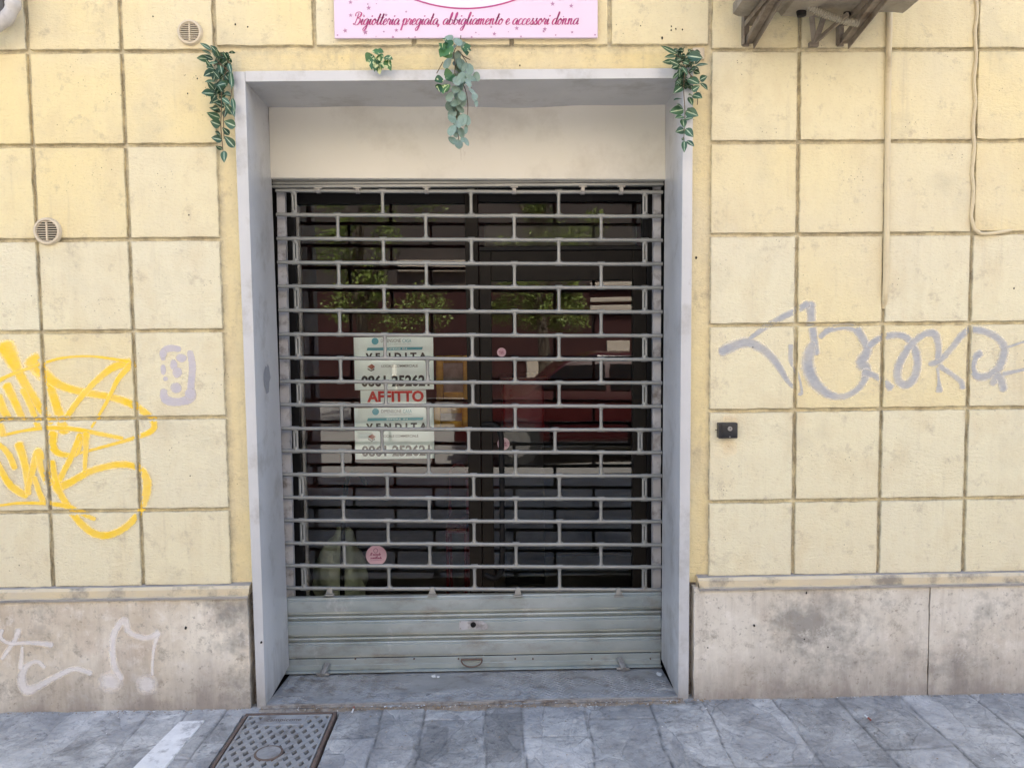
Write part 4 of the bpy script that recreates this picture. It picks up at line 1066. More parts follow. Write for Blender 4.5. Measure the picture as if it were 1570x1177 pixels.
# guide rails
for (xa_, xb2, xc, xd) in ((424, 436, 436.5, 453), (1002, 1013.5, 1000, 1013)):
    ya = Y0+.035; t0, t1, b0, b1 = P(xa_, 285, ya), P(xb2, 285, ya), P(xc, 1010, ya), P(xd, 1010, ya)
    bm = B(); n = 40; rows = []
    for k in range(n+1):
        u = k/n; l_ = t0.lerp(b0, u); r_ = t1.lerp(b1, u); j1 = .0022*fbm((u*20, xa_, 0), 3); j2 = .0022*fbm((u*24, xa_, 9), 4)
        rows.append([bm.verts.new((l_.x, ya+.03, l_.z)), bm.verts.new((l_.x+j1, ya, l_.z)), bm.verts.new((r_.x+j2, ya, l_.z)), bm.verts.new((r_.x+j2, ya+.03, l_.z))])
    for a, b_ in zip(rows, rows[1:]):
        for k in range(3): bm.faces.new((a[k], a[k+1], b_[k+1], b_[k]))
    bmesh.ops.recalc_face_normals(bm, faces=bm.faces[:])
    mk('guide_rail', bm, MAT['rail'], sh)

# ================================================================= SHOP FRONT BEHIND THE SHUTTER
YG = YS+.185
def frame_rect(bm, xa_, xb_, za, zb_, ya, yb): box(bm, xa_, xb_, ya, yb, za, zb_, .003, 1)
X = lambda px, py=600: P(px, py, YG).x
Z = lambda py, px=700: P(px, py, YG).z
zlo = zth(YG)+.001
sw = empty('shop_window', 'fixed dark framed shop window left of the glass door', 'window', (X(590), YG, 0))
ZWT = Z(313); ZWB = Z(945)
xw0, xw1 = X(461), X(716.5)
ztopf = Z(270)
bm = B(); box(bm, X(400), xw0-.0, YG-.03, YG+.03, zlo, ztopf, .002, 1); box(bm, xw0, xw1, YG-.03, YG+.03, ZWT, ztopf, .002, 1); box(bm, xw0, xw1, YG-.03, YG+.03, zlo, ZWB, .002, 1)
mk('window_frame', bm, MAT['black'], sw)
bm = B(); box(bm, xw0+.0005, xw0+.016, YG-.004, YG+.02, ZWB, ZWT, .002, 1); mk('pale_edge_strip', bm, MAT['rail'], sw)  # thin pale strip beside the left edge of the glass
bm = B(); box(bm, xw0+.0005, xw1-.0005, YG-.010, YG-.005, ZWB+.0005, ZWT-.0005); bm.faces.ensure_lookup_table()
def pane(name, x0, x1, z0, z1, y, parent):
    bm = B(); f = bm.faces.new([bm.verts.new(p) for p in ((x0, y, z0), (x1, y, z0), (x1, y, z1), (x0, y, z1))])
    return mk(name, bm, MAT['glass'], parent)
bm.free() if bm.is_valid else None
pane('pane', xw0, xw1, ZWB, ZWT, YG-.006, sw)
bm = B(); box(bm, xw1+.0005, X(736), YG-.035, YG+.035, zlo, ztopf, .002, 1)
mk('mullion', bm, MAT['brown'], sw)
gd = empty('glass_door', 'dark bronze framed glass shop door behind the right half of the grille', 'door', (X(860), YG, 0))
xd0, xd1 = X(737), X(990)
zdt = Z(386); gx0, gx1 = X(755), X(969); gz1 = Z(432); gz0 = Z(950)
bm = B(); box(bm, xd0, gx0, YG-.028, YG+.028, zlo, zdt-.002, .003, 1); box(bm, gx1, xd1, YG-.028, YG+.028, zlo, zdt-.002, .003, 1); box(bm, gx0, gx1, YG-.026, YG+.026, gz1, zdt-.002, .003, 1); box(bm, gx0, gx1, YG-.026, YG+.026, zlo, gz0, .003, 1)
dl = mk('door_leaf', bm, MAT['brown'], gd)
pane('pane', gx0, gx1, gz0, gz1, YG-.006, gd)
bm = B(); q = [P(740, 651, YG-.03), P(752, 650, YG-.05), P(762, 655, YG-.062), P(768, 668, YG-.065), P(769, 700, YG-.065), P(770, 780, YG-.065), P(770, 855, YG-.065), P(769, 872, YG-.065), P(763, 884, YG-.060), P(754, 886, YG-.045), P(744, 880, YG-.03)]
tube(bm, crom(q, .015), .0135, 14); mk('pull_handle', bm, MAT['black'], gd, smooth=True)
tr = empty('transom_window', 'dark transom pane above the glass shop door', 'window', (X(860), YG, zdt))
tz0, tz1 = zdt+.001, Z(311)
bm = B(); box(bm, xd0, xd1, YG-.03, YG+.03, tz1, ztopf, .002, 1); box(bm, X(984), xd1, YG-.03, YG+.03, tz0, tz1-.001, .002, 1); box(bm, xd0, X(984), YG-.022, YG+.03, tz0, tz0+.02, .002, 1); mk('window_frame', bm, MAT['black'], tr)
pane('pane', xd0, X(984), tz0+.02, tz1, YG-.006, tr)
bm = B(); box(bm, xd1+.001, X(1045), YG-.03, YG+.03, zlo, ztopf, .002, 1); mk('side_frame', bm, MAT['black'], gd)
# room
RM = empty('shop_interior', 'dim empty shop room with maroon walls seen through the grille', 'room', (0, 2, 0))
bm = B(); box(bm, -3.2, 3.8, 4.2, 4.3, -.02, 3.0); mk('back_wall', bm, MAT['maroon'], RM)
bm = B(); box(bm, -2.3, -2.2, YG+.04, 4.2, -.02, 3.0); mk('side_wall', bm, MAT['maroon'], RM); bm = B(); box(bm, 2.6, 2.7, YG+.04, 4.2, -.02, 3.0); mk('side_wall', bm, MAT['maroon'], RM)
bm = B(); box(bm, -3.2, 3.8, YG+.36, 4.2, -.03, .01); box(bm, -1.2, 1.2, YG+.032, YG+.36, -.03, .008); mk('room_floor', bm, MAT['infloor'], RM)
bm = B(); box(bm, -3.2, 3.8, .10, 4.25, 2.9, 3.0); mk('room_ceiling', bm, MAT['inwall'], RM)
bm = B(); box(bm, -2.3, X(402), YG-.06, YG+.034, -.02, 2.9); box(bm, X(1043), 2.7, YG-.06, YG+.034, -.02, 2.9); box(bm, X(402), X(1043), YG-.05, YG+.034, ztopf+.002, 2.9); mk('inner_wall', bm, MAT['inwall'], RM)
def thing(name, label, cat, bm, mat, smooth=True): return mk(name, bm, mat, label=label, cat=cat, smooth=smooth)
def picture(pa, pb, Y, label):
    a, b_ = P(*pa, Y), P(*pb, Y); x0, x1 = a.x, b_.x; z1, z0 = a.z, b_.z; fw = .05
    o = empty('framed_picture', label, 'picture', ((x0+x1)/2, Y, z0), group='gilt framed pictures inside the shop')
    bm = B(); box(bm, x0, x0+fw, Y-.02, Y+.01, z0, z1, .006); box(bm, x1-fw, x1, Y-.02, Y+.01, z0, z1, .006); box(bm, x0+fw, x1-fw, Y-.019, Y+.01, z1-fw, z1, .006); box(bm, x0+fw, x1-fw, Y-.019, Y+.01, z0, z0+fw, .006)
    mk('frame', bm, MAT['gold'], o, smooth=True)
    bm = B(); box(bm, x0+fw, x1-fw, Y-.004, Y+.006, z0+fw, z1-fw); mk('print', bm, MAT['etch'], o)
picture((668, 545), (722, 612), 1.9, 'upper gilt framed print beside the white notices')
picture((664, 622), (720, 656), 1.86, 'lower gilt framed print under the other one')
a, b_ = P(770, 582, 1.7), P(832, 655, 1.7); rc = empty('red_cabinet', 'dark stand with a red lacquered top section behind the door glass', 'cabinet', (a.x, 1.7, 0))
bm = B(); box(bm, a.x, b_.x, 1.5, 1.9, b_.z, a.z, .02, 3); box(bm, a.x-.02, b_.x+.02, 1.47, 1.93, a.z+.001, a.z+.03, .01); mk('top_section', bm, MAT['redplastic'], rc, smooth=True)
bm = B(); box(bm, a.x+.005, b_.x-.005, 1.505, 1.895, .012, b_.z-.001, .01, 2); mk('base_section', bm, MAT['black'], rc, smooth=True)
bm = B(); a, b_ = P(812, 645, 2.3), P(965, 900, 2.3); box(bm, a.x, b_.x, 2.1, 2.7, .012, a.z-.1, .02); box(bm, a.x-.03, b_.x+.03, 2.05, 2.75, a.z-.1, a.z-.06, .01)
thing('shop_counter', 'low dark counter deep in the shop', 'counter', bm, MAT['black'])
ch = empty('red_chair', 'red framed chair seen low in the left window', 'chair', P(702, 770, 1.5))
x0 = P(690, 740, 1.5).x; x1 = P(716, 740, 1.5).x; zt = P(700, 712, 1.5).z; zs = max(.3, zt-.34)
bm = B(); tube(bm, crom([(x0, 1.5, .012), (x0, 1.5, zt-.04), (x0+.03, 1.5, zt), (x1-.03, 1.5, zt), (x1, 1.5, zt-.04), (x1, 1.5, .012)], .03), .010, 10); mk('back_frame', bm, MAT['redplastic'], ch, smooth=True)
for x in (x0, x1):
    bm = B(); tube(bm, [(x, 1.15, .012), (x, 1.17, zs)], .010, 10); mk('leg', bm, MAT['redplastic'], ch, smooth=True)
bm = B(); box(bm, x0-.01, x1+.01, 1.14, 1.52, zs, zs+.03, .01); mk('seat', bm, MAT['redplastic'], ch, smooth=True)
bm = B(); bmesh.ops.create_icosphere(bm, subdivisions=4, radius=1.0); c = P(520, 850, .85)
for v in bm.verts:
    d = 1+.22*fbm(v.co*1.7, 4); top_ = max(0, v.co.z)
    v.co = Vector((c.x+v.co.x*.15*d*(1-.55*top_), .92+v.co.y*.13*d, .02+.26*(1+v.co.z*d)))
    v.co.z = max(v.co.z, .012)
thing('plastic_bag', 'crumpled pale green plastic bag on the shop floor at the left', 'bag', bm, MAT['bag'])
bm = B(); a = P(532, 735, .8); tube(bm, crom([(a.x-.02, .76, .012), (a.x-.03, .76, .3), (a.x, .78, a.z-.02), (a.x+.06, .8, a.z+.03), (a.x+.10, .8, a.z-.03)], .02), .012, 10)
thing('umbrella', 'black hooked umbrella leaning by the green bag', 'umbrella', bm, MAT['black'])
bm = B(); a, b_ = P(742, 345, 1.4), P(975, 384, 1.4); box(bm, a.x, b_.x, 1.35, 1.6, b_.z, a.z, .02, 3); box(bm, a.x+.05, b_.x-.05, 1.34, 1.36, b_.z+.02, b_.z+.05)
thing('indoor_air_unit', 'long pale air unit high up behind the transom', 'air conditioner', bm, MAT['inwall'])

# ---- notices and stickers on the glass
YN = YG-.0075-.0015
def text_mesh(s, x0, x1, z0, z1, y, mat, parent, name='lettering', bold=0.0, spacing=1.0):
    cu = bpy.data.curves.new(name, 'FONT'); cu.body = s; cu.size = 1.0; cu.offset = bold; cu.space_character = spacing; cu.resolution_u = 3
    ob = bpy.data.objects.new('tmp', cu); C.objects.link(ob); dg = bpy.context.evaluated_depsgraph_get()
    me = bpy.data.meshes.new_from_object(ob.evaluated_get(dg)); bpy.data.objects.remove(ob)
    xs = [v.co.x for v in me.vertices]; ys_ = [v.co.y for v in me.vertices]
    ax, bx_, ay, by = min(xs), max(xs), min(ys_), max(ys_)
    for v in me.vertices:
        u = (v.co.x-ax)/(bx_-ax); t = (v.co.y-ay)/(by-ay); v.co = Vector((x0+(x1-x0)*u, y, z0+(z1-z0)*t))
    me.materials.clear(); me.materials.append(mat)
    o = bpy.data.objects.new(name, me); C.objects.link(o); o.parent = parent; o.matrix_parent_inverse = Matrix.Translation(-par_loc(parent)); return o
def TX(s, px0, px1, py0, py1, y, mat, parent, **k):
    a = P(px0, py1, y); b_ = P(px1, py0, y); return text_mesh(s, a.x, b_.x, a.z, b_.z, y, mat, parent, **k)
def paper(x0, x1, y0_, y1_, y, label, name='paper_notice', group='paper notices in the shop window'):
    a, b_ = P(x0, y1_, y), P(x1, y0_, y); bm = B(); n = 14; g = []
    for j in range(n+1):
        g.append([bm.verts.new((a.x+(b_.x-a.x)*i/n, y-.0006*fbm((i*.4, j*.3, x0), 3)*1.0, a.z+(b_.z-a.z)*j/n)) for i in range(n+1)])
    for j in range(n):
        for i in range(n): bm.faces.new((g[j][i], g[j][i+1], g[j+1][i+1], g[j+1][i]))
    return mk(name, bm, MAT['paper'], smooth=True, label=label, cat='notice', group=group)
YPn = YG+.004     # sheets hang just inside the pane
def notice(dx, dy, label, sq=1.0):
    # upper sheet corner 544,516
    o = paper(544+dx, 664+dx, 516+dy, 598+dy-(2 if dy else 0), YPn, label)
    y = YPn-.0016
    f = lambda x, yy: (x+dx, 516+(yy-516)*sq+dy)
    bm = B(); c = P(*f(575, 523), y); disc(bm, c, .0170, y, y+.0004, 28); mk('round_logo', bm, MAT['teal_ink'], o)
    TX('DIMENSIONE', 584+dx, 614.5+dx, f(0, 519.5)[1], f(0, 525)[1], y, MAT['grey_ink'], o)
    TX('CASA', 617+dx, 630.5+dx, f(0, 519.5)[1], f(0, 525)[1], y, MAT['teal_ink'], o)
    TX('case appartamenti ville', 596+dx, 630+dx, f(0, 526.6)[1], f(0, 528)[1], y, MAT['grey_ink'], o)
    bm = B(); q = [P(*f(*p), y) for p in ((562, 537.5), (647, 536), (648.5, 531.8), (563.5, 533))]; bm.faces.new([bm.verts.new(p) for p in q]); mk('teal_banner', bm, MAT['teal_ink'], o)
    TX('OPERE IN', 592+dx, 624+dx, f(0, 533.2)[1], f(0, 536)[1], y-.0006, MAT['paper'], o, bold=.02)
    TX('VENDITA', 560.5+dx, 654+dx, f(0, 540.2)[1], f(0, 551.5)[1], y, MAT['ink'], o, bold=.05, spacing=1.75)
    TX('LOCALE COMMERCIALE', 585+dx, 640.5+dx, f(0, 558.5)[1], f(0, 563.2)[1], y, MAT['grey_ink'], o, bold=.012)
    bm = B(); q = [P(*f(*p), y) for p in ((563, 562), (570, 557.8), (575, 562), (570, 566.5))]; bm.faces.new([bm.verts.new(p) for p in q]); mk('house_logo', bm, MAT['roof_ink'], o)
    bm = B(); q = [P(*f(*p), y) for p in ((563.5, 564), (569, 567.5), (574, 564), (574, 567), (569, 569.5), (563.5, 566.5))]; bm.faces.new([bm.verts.new(p) for p in q]); mk('house_logo', bm, MAT['grey_ink'], o)
    TX('0861 252621', 554+dx, 658.5+dx, f(0, 574.3)[1], f(0, 593)[1], y, MAT['ink'], o, bold=.035)
    return o
notice(0, 0, 'upper white VENDITA notice with phone number taped in the window')
notice(.8, 108, 'lower white VENDITA notice with phone number, half lost in reflections', sq=.985)
o = paper(553, 653, 597.5, 619.5, YPn+.003, 'white strip with red AFFITTO lettering between the two VENDITA notices')
TX('AFFITTO', 563, 649.5, 598.4, 616.8, YPn+.0005, MAT['red_ink'], o, bold=.04)

# stroke-drawn script letters
GL = {
 'a': (1.05, [[(.85,.85),(.55,1),(.2,.75),(.08,.35),(.25,.02),(.55,.15),(.85,.8),(.80,.3),(.92,.02),(1.15,.2)]]),
 'b': (.95, [[(-.05,.1),(.2,.6),(.45,1.6),(.38,2.0),(.22,1.7),(.18,.7),(.2,.15),(.45,0),(.75,.3),(.72,.75),(.50,.85),(.8,.7),(1.0,.75)]]),
 'c': (.8, [[(.72,.8),(.5,1),(.2,.75),(.08,.35),(.25,.02),(.55,.05),(.9,.35)]]),
 'd': (1.05, [[(.8,.85),(.5,1),(.2,.75),(.08,.35),(.25,.02),(.55,.15),(.85,.9),(1.05,1.9),(.95,2.05),(.86,1.4),(.80,.3),(.92,.02),(1.15,.2)]]),
 'e': (.8, [[(.05,.3),(.5,.55),(.62,.85),(.42,1),(.15,.7),(.1,.3),(.3,.0),(.6,.08),(.88,.35)]]),
 'g': (1.05, [[(.85,.85),(.55,1),(.2,.75),(.08,.35),(.25,.02),(.55,.15),(.85,.9),(.80,-.2),(.6,-.85),(.3,-.9),(.25,-.6),(.6,-.2),(1.15,.2)]]),
 'i': (.55, [[(.0,.3),(.25,.95),(.2,.3),(.32,.02),(.6,.25)], [(.34,1.50),(.38,1.32)]]),
 'l': (.6, [[(.0,.25),(.3,1.0),(.5,1.8),(.4,2.05),(.25,1.6),(.2,.4),(.33,.02),(.65,.25)]]),
 'm': (1.5, [[(.0,.6),(.18,.98),(.15,.0)],[(.15,.3),(.45,.95),(.62,.9),(.58,.0)],[(.58,.3),(.9,.95),(1.08,.9),(1.05,.25),(1.2,.02),(1.5,.25)]]),
 'n': (1.1, [[(.0,.6),(.18,.98),(.15,.0)],[(.15,.3),(.45,.95),(.66,.9),(.64,.25),(.78,.02),(1.1,.25)]]),
 'o': (.9, [[(.5,1.0),(.2,.75),(.1,.35),(.3,.0),(.6,.15),(.74,.6),(.55,1),(.45,.85),(.7,.7),(.95,.8)]]),
 'p': (1.05, [[(.0,.5),(.22,1.0),(.18,0),(.1,-.9)],[(.16,.3),(.45,.98),(.75,.85),(.75,.3),(.5,.0),(.25,.15)],[(.6,.03),(.9,.05),(1.1,.25)]]),
 'r': (.8, [[(.0,.4),(.2,1.05),(.3,.85),(.6,.85),(.5,.3),(.62,.02),(.85,.25)]]),
 's': (.75, [[(.0,.2),(.3,.7),(.42,1.05),(.4,.75),(.6,.35),(.45,.02),(.15,.05),(.2,.15),(.5,.02),(.8,.25)]]),
 't': (.65, [[(.0,.25),(.3,1.0),(.42,1.8),(.28,.9),(.22,.3),(.35,.02),(.7,.25)],[(.05,1.15),(.65,1.2)]]),
 'B': (1.4, [[(.1,.05),(.0,.25),(.3,.1),(.5,1.0),(.62,1.9)],[(.1,1.4),(.1,1.9),(.6,2.1),(1.1,1.9),(1.05,1.4),(.6,1.1),(1.1,1.0),(1.2,.5),(.9,.05),(.5,0),(.3,.2)]]),
 'I': (.8, [[(.1,1.9),(.45,2.05),(.8,1.95)],[(.5,2.0),(.45,1.0),(.3,.1),(.1,.0),(0,.2)],[(.1,.05),(.6,.05)]]),
 ',': (.4, [[(.2,.1),(.2,-.1),(.08,-.35)]]), ' ': (.55, []),
}
def script(bm, s, x0, x1, zbase, xh, y, wd, slant=.28):
    adv = sum(GL[c][0] for c in s); sx = (x1-x0)/adv; cx = 0; k = 0
    for ch_ in s:
        w_, st = GL[ch_]
        for l in st:
            c = crom([Vector((a, b_, 0)) for a, b_ in l], .07); rows = []; k += 1
            for i, p in enumerate(c):
                a = c[max(0, i-1)]; b2 = c[min(len(c)-1, i+1)]; t = (b2-a); t = t.normalized() if t.length > 1e-6 else Vector((1, 0, 0))
                ww = wd*(.42+.9*abs(t.y)**1.6*(1 if t.y < 0 else .35)); n = Vector((-t.y, t.x))
                px = x0+(cx+p.x)*sx+p.y*xh*slant; pz = zbase+p.y*xh
                rows.append((bm.verts.new((px+n.x*ww, y-.00008*(k % 6), pz+n.y*ww)), bm.verts.new((px-n.x*ww, y-.00008*(k % 6), pz-n.y*ww))))
            for a, b2 in zip(rows, rows[1:]): bm.faces.new((a[0], a[1], b2[1], b2[0]))
        cx += w_
    bmesh.ops.recalc_face_normals(bm, faces=bm.faces[:])
def star(bm, x, z, r, y, rot=0, five=True):
    vs = []
    for k in range(10):
        a = rot+math.pi/2+k*math.pi/5; q = r if k % 2 == 0 else r*.42; vs.append(bm.verts.new((x+q*math.cos(a), y, z+q*math.sin(a))))
    bm.faces.new(vs)
def sticker(px, py, r, label, text=False):
    c = P(px, py, YPn); o = empty('round_sticker', label, 'sticker', (c.x, YPn, c.z), group='pink round stickers on the glass')
    bm = B(); disc(bm, (c.x, 0, c.z), r, YPn-.0026, YPn-.002, 40); mk('sticker_face', bm, MAT['pinkstick'], o)
    bm = B(); script(bm, 'Il mondo', c.x-r*.62, c.x+r*.42, c.z+r*.02, r*.13, YPn-.0032, r*.022); script(bm, 'scintillante', c.x-r*.58, c.x+r*.50, c.z-r*.32, r*.13, YPn-.0032, r*.020)
    mk('lettering', bm, MAT['magenta'], o)
    bm = B(); bar_between(bm, (c.x-r*.66, YPn-.003, c.z-r*.50), (c.x+r*.70, YPn-.003, c.z-r*.40), .0004, r*.025)
    n = 16
    for i in range(n):
        a0 = 2*math.pi*i/n; a1 = 2*math.pi*(i+1)/n; cz = c.z+r*.48; cxx = c.x-r*.05
        f = bm.faces.new([bm.verts.new((cxx+q*r*math.cos(a), YPn-.003, cz+q*r*1.1*math.sin(a))) for q, a in ((.17, a0), (.17, a1), (.22, a1), (.22, a0))])
    mk('crest', bm, MAT['plum'], o)
sticker(577, 851, .052, 'large pink round sticker low in the left window')
sticker(769, 540, .0225, 'small pink round sticker on the door glass above the handle')
sticker(772, 680, .031, 'pink round sticker half hidden behind the black door handle')

# ================================================================= SIGNBOARD
YSG = -.022
a, b_ = P(513, 59, YSG), P(916.5, 58, YSG)
sx0, sx1, sz0 = a.x, b_.x, (a.z+b_.z)/2; sz1 = P(712, -285, YSG).z
sg = empty('signboard', 'pale pink shop signboard with magenta script and stars above the door', 'sign', ((sx0+sx1)/2, 0, sz0))
bm = B(); box(bm, sx0, sx1, YSG, YSG+.012, sz0, sz1, .0012, 1); mk('panel', bm, MAT['pink'], sg)
bm = B()
for x in (sx0+.25, sx1-.25, (sx0+sx1)/2): box(bm, x-.015, x+.015, YSG+.0122, -.001, sz0+.05, sz1-.05)
mk('spacer', bm, MAT['hole'], sg)
bm = B(); base = P(700, 38.5, YSG).z
script(bm, 'Bigiotteria pregiata, abbigliamento e accessori donna', P(541, 38, YSG).x, P(886, 38, YSG).x, base, .0245, YSG-.0012, .0024)
mk('lettering', bm, MAT['magenta'], sg)
ec = P(714, 12.5, YSG); ea, eb = .455, .335; cz = ec.z+eb; cxx = ec.x; bm = B(); n = 96
for i in range(n):
    t0_, t1_ = 2*math.pi*i/n, 2*math.pi*(i+1)/n
    bm.faces.new([bm.verts.new((cxx+(ea+q)*math.cos(t), YSG-.001, cz+(eb+q)*math.sin(t))) for q, t in ((0, t0_), (.006, t0_), (.006, t1_), (0, t1_))])
mk('oval_outline', bm, MAT['magenta'], sg)
bm = B(); bm.faces.new([bm.verts.new((cxx+(ea-.001)*math.cos(2*math.pi*i/n), YSG-.0005, cz+(eb-.001)*math.sin(2*math.pi*i/n))) for i in range(n)][::-1])
mk('oval_field', bm, MAT['lilac'], sg)
bm = B(); k = 505; f_ = 7.302
for (x, y, r) in ((237, 30, 24), (238, 175, 22), (440, 92, 27), (430, 50, 12), (177, 347, 27), (403, 365, 30), (635, 172, 20), (750, 342, 23), (860, 135, 14), (610, 358, 12), (712, 418, 17), (890, 424, 10), (960, 418, 12), (522, 412, 8), (527, 46, 8), (92, 397, 12), (383, 172, 7)):
    p = P(505+x/f_, y/f_, YSG); star(bm, p.x, p.z, r/f_/355, YSG-.0009, rot=.15*math.sin(x)) 
for (x, y, r) in ((1002, 47, 26), (1210, 70, 25), (600, 320, 25), (915, 328, 25), (902, 355, 17), (350, 383, 24), (315, 306, 15), (143, 368, 12), (96, 418, 14), (648, 412, 15), (1037, 396, 12), (1220, 364, 17), (1477, 393, 14), (757, 299, 6), (507, 360, 8), (1085, 2, 10), (1372, 2, 8), (1124, 190, 10), (1290, 212, 12), (178, 388, 6)):
    p = P(710+x/f_, y/f_, YSG); star(bm, p.x, p.z, r/f_/355, YSG-.0009, rot=.15*math.sin(x))
mk('printed_star', bm, MAT['plum'], sg)

# ================================================================= HANGING PLANTS
class Leaves:
    def __init__(s): s.bm = B(); s.uv = s.bm.loops.layers.uv.new('UVMap'); s.t = s.bm.verts.layers.float_color.new('tone')
    def leaf(s, base, tip, width, n, cup=.18, droop=.12, shape='lance', tone=None):
        base = Vector(base); tip = Vector(tip); a = tip-base; L = a.length
        if L < 1e-5: return
        ad = a/L; n = (Vector(n)-ad*Vector(n).dot(ad))
        n = n.normalized() if n.length > 1e-4 else Vector((0, -1, 0)); sdv = ad.cross(n).normalized()
        tone = random.random() if tone is None else tone; NL, NW = 8, 4; g = []
        for i in range(NL+1):
            u = i/NL
            if shape == 'lance': wv = math.sin(math.pi*min(1, u**.80))**.85*(1-.15*u)
            elif shape == 'round': wv = math.sqrt(max(0, 1-(2*u-1)**2))
            else: wv = math.sin(math.pi*u**.62)**.7
            if u in (0, 1): wv = .03
            row = []
            for j in range(NW+1):
                v = j/NW; o = (v-.5)*2
                p = base+a*u+sdv*o*wv*width/2+n*(cup*width*o*o*.5*wv-droop*L*u*u+droop*L*u*.6)
                q = s.bm.verts.new(p); q[s.t] = (tone, tone, tone, 1); row.append((q, u, v))
            g.append(row)
        for i in range(NL):
            for j in range(NW):
                q4 = (g[i][j], g[i][j+1], g[i+1][j+1], g[i+1][j]); f = s.bm.faces.new([t[0] for t in q4])
                for lp, t in zip(f.loops, q4): lp[s.uv].uv = (t[1], t[2])
def rn(k=.5): return Vector((random.gauss(0, k), -1, random.gauss(.35, k)))
def pl(px, py, Y): return P(px, py, Y)
# a few mortar chips, grit and dark gum spots on the slabs, dirt line at the wall foot
bm = B(); rl = random.Random(21)
for k in range(420):
    foot = k % 3 != 0
    x = rl.uniform(-2.4, 2.6); y = rl.uniform(-.62, -.05) if not foot else YP-.006-abs(rl.gauss(0, .010))
    if foot and xpl < x < xpr: continue
    if abs(x-MHC.x) < MHW/2+.03 and y > MHC.y-MHW: continue
    s_ = rl.uniform(.001, .0035); z = pave_h(x, y)[0]+.0015
    vs = [bm.verts.new((x+s_*math.cos(q)*rl.uniform(.6, 1.5), y+s_*math.sin(q)*rl.uniform(.6, 1.5), z)) for q in (0, 1.3, 2.5, 3.8, 5)]
    t_ = bm.verts.new((x, y, z+s_*.7))
    for i in range(5):
        f = bm.faces.new((vs[i], vs[(i+1) % 5], t_)); f.material_index = 1 if k % 7 == 0 else 0
mk('pavement_grit', bm, [MAT['litter'], MAT['gum']], kind='stuff', label='scattered grit and plaster crumbs on the pavement')
# ---- left plant; coordinates: px = 300 + x/6.2, py = 60 + y/6.19
def A6(x, y, Y=-.06): return P(300+x/6.2, 60+y/6.19, Y)
lp1 = [((150,105),(40,35),42),((205,130),(140,60),50),((150,150),(60,105),40),((125,190),(10,180),60),((165,195),(70,150),42),((165,290),(90,190),46),((190,170),(150,110),40),((225,170),(190,90),46),((300,200),(240,120),44),((300,190),(260,120),40),((175,285),(100,265),40),((180,310),(75,350),75),((225,380),(165,300),48),((185,400),(85,405),50),((185,490),(110,400),50),((175,520),(55,510),90),((285,520),(195,515),70),((350,440),(260,320),50),((300,450),(235,400),70),((340,530),(270,520),60),((275,640),(185,600),80),((350,720),(275,610),60),((240,690),(130,650),60),((235,750),(105,700),70),((235,820),(140,780),80),((380,830),(270,780),80),((240,920),(185,880),60),((320,910),(255,840),50),((250,960),(150,935),70),((370,1030),(275,920),75),((260,1045),(190,1015),45),((270,1060),(270,1170),55),((330,300),(345,470),40),((350,560),(370,700),40),((310,230),(340,330),36),((230,230),(250,330),46),((210,430),(250,500),50),((330,360),(360,450),44),((345,640),(370,740),36),((250,560),(330,620),44),((205,225),(120,235),44),((290,420),(200,440),46)]
hp = empty('hanging_plant', 'trailing artificial plant with white striped leaves left of the doorway', 'plant', A6(340, 300, -.03), group='artificial greenery around the doorway')
L = Leaves()
for a, b_, wd in lp1:
    Y = random.uniform(-.10, -.035); L.leaf(A6(*a, Y+.015), A6(*b_, Y-.012), wd*1.12/6.2/345, rn(.35))
for k in range(85):
    t = random.random(); x = 300-60*t+random.uniform(-60, 60); y = 150+700*t*random.random()+random.uniform(-20, 60); an = random.uniform(1.2, 4.6)
    L.leaf(A6(x, y, -.035), A6(x+math.cos(an)*70, y-math.sin(an)*55+25, -.045), 62/6.2/360, rn(.6), tone=random.uniform(0, .4))
mk('foliage', L.bm, MAT['leaf_striped'], hp, smooth=True)
bm = B()
for pts in ([(350, 400), (330, 260), (280, 180), (190, 110)], [(350, 390), (300, 300), (250, 450), (245, 650), (240, 840), (260, 1060)], [(350, 400), (310, 300), (200, 230), (170, 260)], [(350, 420), (330, 560), (270, 700), (270, 950)], [(340, 330), (250, 250), (190, 180)]):
    tube(bm, crom([A6(x, y, -.05) for x, y in pts], .01), .0018, 6)
mk('stem', bm, MAT['stem'], hp, smooth=True)
# ---- right plant; px = 1010 + x/6.53, py = 60 + y/6.54
def C6(x, y, Y=-.06): return P(1010+x/6.53, 60+y/6.54, Y)
lp3 = [((180,150),(20,65),40),((170,170),(60,180),44),((150,230),(40,230),50),((190,150),(160,90),40),((240,160),(200,80),50),((280,150),(330,95),44),((290,170),(440,190),100),((360,250),(430,190),46),((370,270),(495,250),48),((200,260),(100,210),50),((195,270),(130,290),60),((210,290),(210,375),44),((230,280),(290,360),46),((200,340),(140,400),40),((220,430),(200,400),36),((290,400),(410,450),95),((330,520),(410,470),56),((410,410),(485,375),60),((420,440),(490,510),56),((235,480),(150,540),75),((340,560),(435,590),80),((340,570),(300,560),44),((235,600),(150,610),60),((300,580),(340,665),50),((250,710),(110,730),90),((240,690),(180,650),46),((270,720),(395,770),95),((250,780),(165,790),60),((265,800),(345,790),54),((290,690),(350,740),46),((240,800),(255,890),60),((255,910),(170,930),72),((270,900),(345,980),72),((255,1020),(255,1135),50),((280,1020),(355,1075),50),((235,990),(255,1020),26),((320,300),(380,290),40),((300,330),(350,310),40),((240,130),(260,80),40),((270,210),(330,200),60),((180,420),(215,450),36),((280,500),(320,450),46),((250,230),(300,250),56),((225,200),(180,215),46)]
hp = empty('hanging_plant', 'trailing artificial plant with white striped leaves on the right corner of the doorway', 'plant', C6(260, 250, -.03), group='artificial greenery around the doorway')
L = Leaves()
